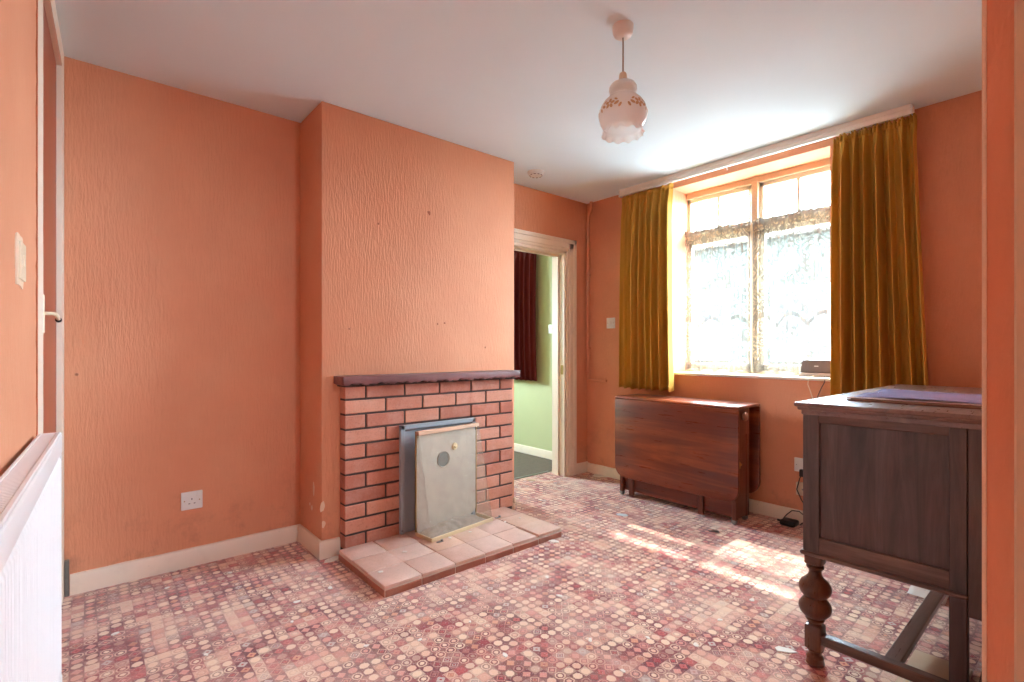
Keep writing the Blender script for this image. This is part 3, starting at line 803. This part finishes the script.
b = MB(); b.box((ex0 + .02, ty0 + .05, .62), (ex0 + .038, ty1 - .05, tz - .02), .002, 1); mesh_obj('upper_rail', b, M['mahog'], t)
b = MB(); b.box((ex1 - .038, ty0 + .05, .04), (ex1 - .02, ty1 - .05, .155), .002, 1); mesh_obj('lower_rail', b, M['mahog'], t)
for y in (1.69, 2.24):
    b = MB(); b.box((3.083, y, .012), (3.108, y + .036, tz - .03), .002, 1); mesh_obj('gate_leg', b, M['mahog_v'], t)
for (x, y) in ((3.105, ty0 + .045), (3.105, ty1 - .035), (3.245, ty0 + .045), (3.245, ty1 - .035)):
    b = MB(); b.cyl((x - .014, y, .016), (x + .014, y, .016), .016, n=18, bev=.003); b.box((x - .018, y - .012, .018), (x + .018, y + .012, .04), .003, 1)
    tag(mesh_obj('caster', b, M['steel'], t), 'dull metal caster')
kx = 3.165
b = MB(); b.lathe([(.010, 0), (.012, .006), (.024, .012), (.029, .02), (.025, .028), (.014, .033), (.002, .034)], n=20, M=Matrix.Translation((kx, ty0 + .026, .675)) @ Matrix.Rotation(PI / 2, 4, 'X'))
tag(mesh_obj('knob', b, plain('worn_brown_knob', rgb(150, 96, 72), .3), t), 'lighter turned knob')
b = MB(); b.box((ex0 + .02, ty0 + .022, .56), (ex1 - .01, ty0 + .03, .72), .001, 1); mesh_obj('drawer_front', b, M['mahog_v'], t)
b = MB(); b.box((3.075, ty0 - .001, .36), (3.09, ty0 + .012, .4), .002, 1); b.cyl((3.09, ty0 - .006, .385), (3.09, ty0 + .01, .385), .007, n=12); mesh_obj('catch', b, M['brass'], t)

# ------------------------------------------------------------------ sideboard
t = thing('oak_sideboard', 'dark oak sideboard on bulbous turned legs at the right', 'sideboard', (2.57, .44, 0))
sx0, sx1, sy0, sy1 = 1.916, 3.235, .200, .676
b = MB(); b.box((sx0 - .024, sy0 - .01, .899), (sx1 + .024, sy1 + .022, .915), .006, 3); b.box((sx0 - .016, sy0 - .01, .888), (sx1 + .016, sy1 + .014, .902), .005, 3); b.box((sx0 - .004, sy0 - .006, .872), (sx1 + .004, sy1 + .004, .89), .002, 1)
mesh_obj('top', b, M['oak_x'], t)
for x, sg in ((sx0, 1), (sx1, -1)):
    def X(a): return x + sg * a
    def bb(b, a, c, y0, y1, z0, z1, bev=.002): b.box((min(X(a), X(c)), y0, z0), (max(X(a), X(c)), y1, z1), bev, 1)
    for (y0, y1) in ((.625, sy1), (.246, .286)):
        b = MB(); bb(b, 0, .04, y0, y1, .39, .878); mesh_obj('stile', b, M['oak'], t)
    for (z0, z1) in ((.846, .878), (.396, .452)):
        b = MB(); bb(b, .002, .038, .284, .627, z0, z1); mesh_obj('side_rail', b, M['oak_h'], t)
    b = MB(); bb(b, .012, .024, .275, .635, .44, .855, .001); mesh_obj('side_panel', b, M['oak'], t)
    b = MB(); bb(b, .001, .02, .212, .2445, .335, .878); mesh_obj('back_stile', b, M['oak'], t)
    b = MB(); bb(b, -.008, .03, .243, sy1 + .008, .383, .398, .004); mesh_obj('base_moulding', b, M['oak_h'], t)
b = MB(); b.box((sx0 + .02, .205, .345), (sx1 - .02, .222, .88), .001, 1); mesh_obj('back_panel', b, M['oak_x'], t)
b = MB(); b.box((sx0 + .03, .22, .388), (sx1 - .03, sy1 - .02, .402), .001, 1); mesh_obj('bottom_board', b, M['oak_x'], t)
b = MB(); b.box((sx0 + .04, sy1 - .022, .40), (sx1 - .04, sy1 - .006, .876), .001, 1); mesh_obj('front_frame', b, M['oak_x'], t)
for i in range(3):
    xa = sx0 + .06 + i * .402; xb = xa + .392
    if i == 1:
        for z0, z1 in ((.42, .56), (.57, .71), (.72, .85)):
            b = MB(); b.box((xa, sy1 - .01, z0), (xb, sy1 + .004, z1), .004, 2); dr = mesh_obj('drawer', b, M['oak_x'], t)
            b = MB(); b.ball(((xa + xb) / 2, sy1 + .014, (z0 + z1) / 2), .014); mesh_obj('drawer_knob', b, M['brass'], dr)
    else:
        b = MB(); b.box((xa, sy1 - .01, .42), (xb, sy1 + .004, .85), .004, 2); b.box((xa + .05, sy1, .47), (xb - .05, sy1 + .008, .8), .006, 2); dr = mesh_obj('cupboard_door', b, M['oak'], t)
        b = MB(); b.ball((xb - .025 if i == 0 else xa + .025, sy1 + .014, .64), .013); mesh_obj('door_knob', b, M['brass'], dr)
legp = [(.0245, .0), (.029, .004), (.0265, .02), (.028, .026), (.020, .036), (.021, .044), (.027, .052), (.027, .056)]
bul = [(.022, .138), (.020, .146), (.026, .152), (.030, .158), (.026, .163), (.036, .170), (.047, .182), (.051, .196), (.050, .208), (.042, .222), (.034, .231), (.031, .235), (.038, .239), (.047, .250), (.051, .263), (.050, .275), (.042, .290), (.029, .300), (.021, .312), (.0195, .322), (.021, .330), (.027, .336), (.028, .342), (.022, .347), (.021, .352)]
def turned(cx, cy):
    b = MB(); b.lathe(legp, (cx, cy, 0), 28); b.box((cx - .027, cy - .027, .055), (cx + .027, cy + .027, .14), .007, 2)
    b.lathe(bul, (cx, cy, 0), 32); b.box((cx - .027, cy - .027, .35), (cx + .027, cy + .027, .392), .005, 2)
    return b
for (cx, cy) in ((sx0 + .03, .647), (sx1 - .03, .647)):
    mesh_obj('turned_leg', turned(cx, cy), M['oak_leg'], t)
for cx in (sx0 + .02, sx1 - .02):
    b = MB(); b.box((cx - .02, .246, 0), (cx + .02, .286, .395), .002, 1); mesh_obj('back_leg', b, M['oak'], t)
    b = MB(); b.box((cx - .012, .28, .082), (cx + .022, .626, .115), .003, 1); mesh_obj('side_stretcher', b, M['oak_h'], t)
b = MB(); b.box((sx0 + .03, .408, .086), (sx1 - .03, .452, .112), .003, 1); mesh_obj('long_stretcher', b, M['oak_x'], t)

# folder and paper on the sideboard
t = thing('card_folder', 'brown card folder under the blue paper on the dark sideboard', 'folder', (2.3, .4, .915))
b = MB(); b.box((2.085, .215, .9155), (2.47, .590, .919), .001, 1); mesh_obj('lower_cover', b, M['manila'], t)
b = MB(); b.box((2.095, .222, .919), (2.465, .582, .9235), .0005, 1); mesh_obj('pages', b, M['card'], t)
b = MB(); b.box((2.087, .217, .9235), (2.472, .592, .9265), .001, 1); mesh_obj('upper_cover', b, M['manila'], t)
b = MB(); b.sheet(lambda u, v: ((2.125 + .39 * u, .205 + .375 * v, .928 + .004 * math.sin(u * 5 + v * 3) ** 2 + .0035 * u), (u, v)), 16, 16)
tag(mesh_obj('glossy_paper', b, M['bluepaper'], base=(2.3, .39, .928), angle=180, solid=.0012), 'glossy blue paper lying on the brown folder', 'paper')
# things under the sideboard
b = MB(); b.box((1.985, .28, .0), (2.29, .435, .014), .002, 1, M=None)
tag(mesh_obj('cardboard_sheet', b, M['card'], base=(2.13, .36, 0)), 'buff cardboard sheet on the carpet under the sideboard', 'cardboard')
b = MB(); b.sheet(lambda u, v: ((2.80 + .17 * u, .43 + .13 * v, .006 + .012 * math.sin(u * 4) ** 2 + .004 * v), (u, v)), 10, 6)
tag(mesh_obj('crumpled_paper', b, M['paper'], base=(2.88, .5, .004), angle=180, solid=.001), 'pale paper on the carpet far back under the sideboard', 'paper')
b = MB(); b.prism([(.236, 0), (.252, 0), (.196, .33), (.180, .33)], 'x', 2.0, 2.32, .003, 1)
tag(mesh_obj('leaning_board', b, M['oak'], base=(2.16, .24, 0)), 'dark board leaning behind the back leg of the sideboard', 'board')

# ------------------------------------------------------------------ radiator
ry = 1.9
t = thing('radiator', 'white fluted panel radiator on the left wall', 'radiator', (LW(ry), ry, 0), LROT)
RL, rz0, rz1, rf = 1.45, .155, .866, .061
def flute(u, v):
    y = -RL + RL * u; L = y / .0265
    f = abs((L % 1) - .5) * 2
    zf = rz0 + .03 + (rz1 - rz0 - .085) * v
    d = .0035 * max(0, min(1, (f - .25) / .3))
    e = min(1, min(v, 1 - v) / .04)
    return (rf - .006 + d * e - .004 * (1 - e), y, zf), (u, v)
b = MB(); b.sheet(flute, 530, 24)
b.box((rf - .014, -RL, rz1 - .058), (rf, 0, rz1 - .006), .005, 3); b.box((rf - .014, -RL, rz0), (rf, 0, rz0 + .032), .005, 3); b.box((rf - .012, -RL, rz0 + .01), (rf - .009, 0, rz1 - .02))
mesh_obj('front_panel', b, M['radiator'], t, world=False, angle=30)
b = MB(); b.box((.013, -RL, rz0), (.020, 0, rz1 - .02), .002, 1); mesh_obj('back_panel', b, M['radiator'], t, world=False)
b = MB()
b.box((.012, -RL, rz1 - .006), (.018, 0, rz1 + .001), .001, 1); b.box((rf - .013, -RL, rz1 - .006), (rf - .003, 0, rz1 + .001), .002, 1)
n = 120
for i in range(n + 1):
    y = -RL + RL * i / n; b.box((.016, y - .0036, rz1 - .006), (rf - .01, y + .0036, rz1 - .001))
mesh_obj('top_grille', b, M['radiator'], t, world=False)
for y in (-RL, 0):
    b = MB(); b.box((.012, y - .004, rz0 + .01), (rf - .002, y + .003, rz1), .002, 1); mesh_obj('side_cover', b, M['radiator'], t, world=False)
for y in (-.2, -RL + .2):
    b = MB(); b.box((.0, y - .015, rz0 + .05), (.014, y + .015, rz1 - .08), .001, 1); mesh_obj('bracket', b, M['steel'], t, world=False)
for y in (-.03, -RL + .03):
    b = MB(); b.tube([(.035, y, rz0 + .01), (.035, y, .0)], .0075, 10); b.cyl((.035, y, rz0 - .05), (.035, y, rz0 + .005), .014, n=14, bev=.002); mesh_obj('valve_pipe', b, M['steel'], t, world=False)

# ------------------------------------------------------------------ ceiling things
lx, ly = 1.658, 1.252
t = thing('pendant_light', 'white glass pendant lamp hanging from the ceiling', 'lamp', (lx, ly, H))
b = MB(); b.lathe([(.012, 2.358), (.026, 2.360), (.034, 2.366), (.040, 2.378), (.042, 2.392), (.042, H)], (lx, ly, 0), 32); mesh_obj('ceiling_rose', b, M['plastic'], t)
b = MB(); b.tube([(lx, ly, 2.362), (lx + .001, ly, 2.3), (lx, ly, 2.2)], .0032, 8); mesh_obj('flex', b, plain('brown_grey_flex', rgb(150, 132, 116), .5), t)
b = MB(); b.lathe([(.008, 2.218), (.013, 2.214), (.0155, 2.206), (.0165, 2.182), (.0165, 2.132), (.012, 2.130)][::-1], (lx, ly, 0), 24); mesh_obj('lamp_holder', b, M['oldplastic'], t)
prof = [(.083, 1.984), (.079, 1.992), (.0745, 2.002), (.075, 2.009), (.082, 2.018), (.0905, 2.034), (.0955, 2.055), (.0945, 2.076), (.088, 2.097), (.076, 2.116), (.060, 2.131), (.049, 2.139), (.0475, 2.146), (.052, 2.153), (.0555, 2.165), (.054, 2.177), (.046, 2.188), (.033, 2.196), (.018, 2.2)]
prof = [(r, z - .018) for r, z in prof]
def scal(k, r, z, a):
    w = max(0, 1 - k / 2.5)
    return r + w * .004 * math.cos(12 * a), z + w * .005 * math.sin(12 * a + .6)
b = MB(); b.lathe(prof, (lx, ly, 0), 96, mod=scal, cap=False)
sh = mesh_obj('lamp_shade', b, M['opal'], t, angle=180)
def rad(z):
    for (r0, z0), (r1, z1) in zip(prof[:-1], prof[1:]):
        if z0 <= z <= z1: return r0 + (r1 - r0) * (z - z0) / (z1 - z0)
    return .09
base_az = math.atan2(-ly, -lx)
def petal(b, az, z, w, h, rot):
    tb = bmesh.new(); V = []
    for i in range(10):
        a = 2 * PI * i / 10; px, pz = w * math.cos(a), h * math.sin(a)
        q, s_ = px * math.cos(rot) - pz * math.sin(rot), px * math.sin(rot) + pz * math.cos(rot)
        zz = z + s_; r = rad(zz) + .0022; aa = az + q / r
        V.append(tb.verts.new((lx + r * math.cos(aa), ly + r * math.sin(aa), zz)))
    c = tb.verts.new((lx + (rad(z) + .0026) * math.cos(az), ly + (rad(z) + .0026) * math.sin(az), z))
    for i in range(10): tb.faces.new([V[i], V[(i + 1) % 10], c])
    bmesh.ops.recalc_face_normals(tb, faces=tb.faces); b.add(tb)
for k in range(5):
    b = MB(); az = base_az + math.radians(40 + 72 * k); z = 2.060
    for i in range(5):
        a = 2 * PI * i / 5 + k; petal(b, az + .012 / .09 * math.cos(a), z + .012 * math.sin(a), .009, .0062, a)
    for q in (-1, 1):
        petal(b, az + q * .027 / .09, z - .004, .011, .0058, .5 * q); petal(b, az + q * .040 / .09, z - .014, .010, .005, 1.0 * q); petal(b, az + q * .024 / .09, z + .013, .008, .0042, -.6 * q)
    tag(mesh_obj('flower_print', b, M['flower'], sh), 'brown printed flower spray')
b = MB(); b.ball((lx, ly, 2.082), .028, (1, 1, 1.15)); b.cyl((lx, ly, 2.102), (lx, ly, 2.142), .013, n=16); mesh_obj('bulb', b, M['opal'], t)
t = thing('smoke_detector', 'round white smoke detector on the ceiling near the doorway', 'smoke detector', (2.535, 2.70, H))
b = MB(); b.lathe([(.056, H - .010), (.063, H - .007), (.063, H)], (2.535, 2.70, 0), 32); mesh_obj('base', b, M['plastic'], t)
b = MB(); b.lathe([(.012, H - .030), (.034, H - .0292), (.050, H - .025), (.058, H - .017), (.059, H - .010)], (2.535, 2.70, 0), 32); cv = mesh_obj('cover', b, M['plastic'], t)
b = MB()
for i in range(10):
    a = 2 * PI * i / 10; c, s_ = math.cos(a), math.sin(a)
    b.box((-.008, -.0015, -.002), (.008, .0015, .003), 0, 1, M=Matrix.Translation((2.535 + .045 * c, 2.70 + .045 * s_, H - .0275)) @ Matrix.Rotation(a + PI / 2, 4, 'Z'))
mesh_obj('vent_slots', b, M['greybox'], cv)
b = MB(); b.cyl((2.535, 2.70, H - .0295), (2.535, 2.70, H - .033), .009, n=16, bev=.001); mesh_obj('test_button', b, M['plastic'], cv)

# ------------------------------------------------------------------ small fittings
def plate_x(name, label, cat, x, y0, y1, z0, z1, face, mat, rocker=None, extra=None):
    t = thing(name, label, cat, (x, (y0 + y1) / 2, z0))
    b = MB(); b.box((min(x, x + face * .009), y0, z0), (max(x, x + face * .009), y1, z1), .003, 2); mesh_obj('face_plate', b, mat, t)
    if rocker:
        yc, zc, w, h = rocker; b = MB(); b.box((min(x + face * .007, x + face * .0135), yc - w / 2, zc - h / 2), (max(x + face * .007, x + face * .0135), yc + w / 2, zc + h / 2), .002, 1)
        mesh_obj('rocker', b, mat, t)
    for yy in (y0 + .014, y1 - .014):
        b = MB(); b.cyl((x + face * .0085, yy, (z0 + z1) / 2), (x + face * .0098, yy, (z0 + z1) / 2), .003, n=10); mesh_obj('screw', b, M['steel'], t)
    return t
plate_x('light_switch', 'white light switch on the orange wall left of the curtains', 'light switch', XW, 2.680, 2.768, 1.277, 1.368, -1, M['plastic'], (2.724, 1.322, .018, .026))
plate_x('light_switch', 'white light switch on the green hall wall', 'light switch', XG, 3.503, 3.590, 1.255, 1.343, -1, M['plastic'], (3.546, 1.3, .018, .026))
t = thing('light_switch', 'painted over light switch on the left wall above the radiator', 'light switch', (LW(1.66), 1.66, 1.263), LROT)
b = MB(); b.box((0, -.040, 0), (.007, .040, .088), .002, 2); mesh_obj('face_plate', b, M['oldplastic'], t, world=False)
b = MB(); b.box((.006, -.009, .03), (.0095, .009, .058), .002, 1); mesh_obj('rocker', b, M['oldplastic'], t, world=False)
b = MB(); pl = []
for i in range(22):
    a = 2 * PI * i / 22; r = 1 + .14 * random.random(); sx = max(-1, min(1, 1.35 * math.cos(a))); sz = max(-1, min(1, 1.35 * math.sin(a))); pl.append((-.02 + .052 * r * sx, .042 + .055 * r * sz))
b.prism(pl, 'x', 0, .0025); tag(mesh_obj('paint_edge', b, M['plaster'], t, world=False), 'ragged torn paper edge')
# alcove socket
t = thing('wall_socket', 'white single wall socket low on the orange alcove wall', 'socket', (.416, YB, .288))
b = MB(); b.box((.370, YB - .010, .288), (.463, YB, .378), .003, 2); mesh_obj('face_plate', b, M['plastic'], t)
b = MB(); b.box((.436, YB - .014, .352), (.448, YB - .008, .372), .001, 1); mesh_obj('rocker', b, M['plastic'], t)
for (dx_, dz_, w, h) in ((0, .022, .004, .009), (-.0115, 0, .008, .0035), (.0115, 0, .008, .0035)):
    b = MB(); b.box((.416 + dx_ - w / 2, YB - .0105, .318 + dz_ - h / 2), (.416 + dx_ + w / 2, YB - .0095, .318 + dz_ + h / 2)); mesh_obj('pin_hole', b, M['black'], t)
for x in (.384, .449):
    b = MB(); b.cyl((x, YB - .0095, .333), (x, YB - .0112, .333), .003, n=10); mesh_obj('screw', b, M['brass'], t)
# sockets by the sideboard
plate_x('wall_socket', 'white wall socket beside the sideboard, upper of two', 'socket', XW, 1.17, 1.262, .325, .412, -1, M['plastic'], (1.19, .38, .012, .018))
t = thing('junction_box', 'cream plastic box beside the sideboard below the white socket', 'socket', (XW, 1.2, .182))
b = MB(); b.box((XW - .03, 1.165, .182), (XW, 1.246, .262), .006, 2); mesh_obj('case', b, M['oldplastic'], t)
b = MB(); b.cyl((XW - .032, 1.205, .222), (XW - .028, 1.205, .222), .005, n=10); mesh_obj('screw', b, M['steel'], t)
# adapter and cables
t = thing('power_adapter', 'black power adapter with cable on the carpet by the skirting', 'power adapter', (3.35, 1.26, 0))
b = MB(); b.box((3.31, 1.215, .0), (3.395, 1.305, .034), .012, 3); b.cyl((3.352, 1.305, .016), (3.352, 1.33, .016), .007, n=10); mesh_obj('case', b, M['black'], t)
b = MB(); b.tube([(3.352, 1.2, .018), (3.38, 1.17, .03), (3.405, 1.185, .06), (3.4, 1.22, .085), (3.395, 1.26, .082), (3.39, 1.29, .05), (3.385, 1.31, .02)], .003, 8)
b.tube([(3.37, 1.2, .02), (3.40, 1.16, .05), (3.405, 1.17, .1), (3.405, 1.21, .16), (3.402, 1.235, .22), (3.408, 1.22, .29), (3.425, 1.205, .335)], .003, 8); mesh_obj('cable', b, M['black'], t)
b = MB(); b.box((3.41, 1.185, .30), (3.434, 1.225, .345), .004, 2); mesh_obj('plug', b, M['black'], t)
# router on the sill
t = thing('internet_router', 'grey brown router box standing on the window sill', 'router', (3.56, 1.17, .922))
Mr = Matrix.Translation((3.555, 1.172, .922)) @ Matrix.Rotation(.08, 4, 'Z')
b = MB(); b.prism([(-.092, .026), (.092, .026), (.084, .108), (-.084, .108)], 'x', -.018, .018, .006, 2, M=Mr @ Matrix.Rotation(.10, 4, 'Y')); mesh_obj('body', b, M['greybox'], t)
b = MB(); b.prism([(-.1, .0), (.1, .0), (.095, .026), (-.095, .026)], 'x', -.032, .028, .004, 2, M=Mr); tag(mesh_obj('stand', b, plain('light_grey_plastic', rgb(176, 164, 154), .4), t), 'paler grey stand')
b = MB(); b.box((-.0205, -.012, .064), (-.018, .012, .07), .001, 1, M=Mr @ Matrix.Rotation(.10, 4, 'Y')); mesh_obj('badge', b, M['plastic'], t)
b = MB(); b.tube([(3.50, 1.172, .93), (3.45, 1.174, .926), (3.424, 1.176, .915), (3.420, 1.178, .88), (3.425, 1.166, .84), (3.43, 1.15, .78), (3.434, 1.145, .7), (3.436, 1.16, .6), (3.436, 1.19, .45), (3.436, 1.2, .41)], .0028, 8); tag(mesh_obj('cable', b, M['oldplastic'], t), 'pale hanging cable')
b = MB(); b.tube([(3.5, 1.10, .93), (3.44, 1.09, .925), (3.422, 1.085, .9), (3.424, 1.105, .86), (3.428, 1.125, .81), (3.432, 1.13, .74), (3.436, 1.12, .6), (3.438, 1.12, .43)], .0024, 8); tag(mesh_obj('cable', b, M['black'], t), 'dark hanging cable')
# painted pipe in the corner
t = thing('wall_pipe', 'orange painted pipe running down the corner beside the doorway', 'pipe', (XW - .015, 2.97, .82))
px_ = XW - .02
b = MB(); pts = [(px_, 2.93, H), (px_, 2.93, 2.36), (px_, 2.937, 2.325), (px_, 2.958, 2.285), (px_, 2.966, 2.25), (px_, 2.968, 2.2)]
pts += [(px_, 2.968, z) for z in (1.9, 1.6, 1.3, 1.0, .87)] + [(px_, 2.966, .845), (px_, 2.958, .832), (px_, 2.945, .828), (px_, 2.90, .826), (px_, 2.76, .824)]
b.tube(pts, .0135, 12); mesh_obj('pipe_run', b, M['orange'], t)
for z in (1.75, 1.1):
    b = MB(); b.box((XW - .035, 2.950, z), (XW, 2.984, z + .014), .003, 1); mesh_obj('clip', b, M['orange'], t)

# ------------------------------------------------------------------ scraps on the floor
def scrap(x, y, z, r, mat, asp=1.5, rot=None):
    rot = random.random() * 6.28 if rot is None else rot
    b = MB(); P = []; n = random.randint(6, 9)
    for i in range(n):
        a = 2 * PI * i / n; q = r * (.65 + .5 * random.random()); u, v = q * asp * math.cos(a), q * math.sin(a)
        P.append((x + u * math.cos(rot) - v * math.sin(rot), y + u * math.sin(rot) + v * math.cos(rot)))
    b.prism(P, 'z', z, z + .002 + r * .06)
    return mesh_obj('paint_flake', b, mat, base=(x, y, z))
def gp(px, py, z=0.0):
    Fv = Vector((501.7 / 773, 501.7 / 659.5, 0)); Fv.normalize(); Rv = Vector((Fv.y, -Fv.x, 0))
    d = Fv * 501.7 + Rv * (px - 512) + Vector((0, 0, 349.0 - py)); k_ = (z - 1.10) / d.z
    return d.x * k_, d.y * k_
big = [((600, 476), .040, 'paper', 'large pale paint scrap on the carpet by the corner skirting'), ((531, 480), .030, 'card', 'buff scrap on the carpet in front of the hall doorway'),
       ((622, 515), .026, 'cyan', 'pale blue scrap on the carpet before the folded table'), ((784, 650), .022, 'paper', 'white paint scrap on the carpet left of the front sideboard leg'),
       ((552, 541), .022, 'paper', 'white scrap on the carpet at the right front corner of the hearth'), ((715, 532), .02, 'steel', 'dark grey sliver on the carpet near the table foot')]
for (p, r, mm, lab) in big:
    x, y = gp(*p); tag(scrap(x, y, .0, r, M[mm], 1.9, 2.0), lab, 'paint flake')
x, y = gp(324, 538); tag(scrap(.985, 2.60, .0, .032, M['paper'], 2.2, .3), 'pale scrap on the carpet by the short skirting beside the bricks', 'paint flake')
small = [(230, 573), (167, 588), (115, 634), (297, 602), (292, 622), (366, 646), (560, 596), (623, 671), (696, 645), (547, 577), (655, 590), (470, 622), (420, 640), (505, 655), (648, 638), (690, 560), (752, 600), (590, 640), (206, 655), (330, 588), (720, 620), (540, 500), (575, 505)]
for p in small:
    x, y = gp(*p); tag(scrap(x, y, .0, random.uniform(.006, .011), M['paper']), 'small pale flake of paint lying on the patterned carpet', 'paint flake', 'paint flakes scattered over the carpet')
for p in [(405, 552), (450, 538), (505, 522), (520, 518), (381, 572), (470, 532)]:
    x, y = gp(*p, .053); tag(scrap(x, y, .0535, random.uniform(.006, .014), M['paper']), 'pale flake of paint lying on the hearth tiles', 'paint flake', 'paint flakes on the hearth')
# broken plaster at the right foot of the bricks
b = MB()
for (x, y, z, r) in ((2.222, 2.60, .02, .02), (2.225, 2.585, .06, .018), (2.232, 2.61, .0, .03)):
    b.ball((x, y, z + r * .6), r, (.7, .8, 1.1), n=8)
for v in b.bm.verts: v.co += Vector((noise.noise(v.co * 40), noise.noise(v.co * 43 + Vector((5, 0, 0))), abs(noise.noise(v.co * 41)))) * .006
for v in b.bm.verts: v.co.z = max(v.co.z, 0); v.co.x = max(v.co.x, 2.2095)
tag(mesh_obj('plaster_rubble', b, M['plaster'], base=(2.226, 2.6, 0)), 'lump of broken plaster at the right foot of the brick surround', 'rubble')

# ------------------------------------------------------------------ light
w = bpy.data.worlds.new('daylight'); scene.world = w; w.use_nodes = True
nt = w.node_tree; bg = nt.nodes['Background']
tc = nt.nodes.new('ShaderNodeTexCoord'); sx_ = nt.nodes.new('ShaderNodeSeparateXYZ'); nt.links.new(tc.outputs['Generated'], sx_.inputs[0])
cr = nt.nodes.new('ShaderNodeValToRGB'); mr = nt.nodes.new('ShaderNodeMapRange')
nt.links.new(sx_.outputs[2], mr.inputs[0]); mr.inputs[1].default_value = -1; mr.inputs[2].default_value = 1
nt.links.new(mr.outputs[0], cr.inputs[0])
cr.color_ramp.elements[0].position = .44; cr.color_ramp.elements[0].color = (.15, .18, .20, 1)
cr.color_ramp.elements[1].position = .53; cr.color_ramp.elements[1].color = (.73, .92, 1.08, 1)
nt.links.new(cr.outputs[0], bg.inputs[0]); bg.inputs[1].default_value = SKY
sun = bpy.data.lights.new('sun', 'SUN'); sun.energy = SUN; sun.angle = math.radians(1.5); sun.color = (1, .95, .86)
so = bpy.data.objects.new('sun', sun); COL.objects.link(so)
so.rotation_euler = Vector((-.5, -.09, -.84)).to_track_quat('-Z', 'Y').to_euler()
def portal(name, loc, direction, sx, sy):
    l = bpy.data.lights.new(name, 'AREA'); l.shape = 'RECTANGLE'; l.size = sx; l.size_y = sy; l.cycles.is_portal = True
    o = bpy.data.objects.new(name, l); COL.objects.link(o); o.location = loc
    o.rotation_euler = Vector(direction).to_track_quat('-Z', 'Z').to_euler()
portal('window_portal', (3.80, 1.607, 1.62), (-1, 0, 0), 1.15, 1.5)
portal('hall_portal', (2.35, 5.42, 1.65), (0, -1, 0), .5, .9)
portal('fill_passage_portal', (1.45, -1.43, 1.9), (0, 1, 0), .6, .4)

# ------------------------------------------------------------------ camera
cam = bpy.data.cameras.new('camera'); co = bpy.data.objects.new('camera', cam); COL.objects.link(co)
co.location = (0, 0, 1.10); co.rotation_euler = (PI / 2, 0, -math.atan2(501.7 / 773, 501.7 / 659.5))
cam.sensor_fit = 'HORIZONTAL'; cam.sensor_width = 36; cam.lens = 36 * 501.7 / 1024; cam.shift_y = 8 / 1024; cam.clip_start = .01
scene.camera = co
vs = scene.view_settings; vs.view_transform = 'Standard'; vs.look = 'None'; vs.gamma = 1; vs.use_curve_mapping = False; vs.exposure = EXPO
scene.cycles.max_bounces = 10; scene.cycles.diffuse_bounces = 6; scene.cycles.transparent_max_bounces = 16
scene.cycles.use_denoising = True; scene.cycles.sample_clamp_indirect = 8
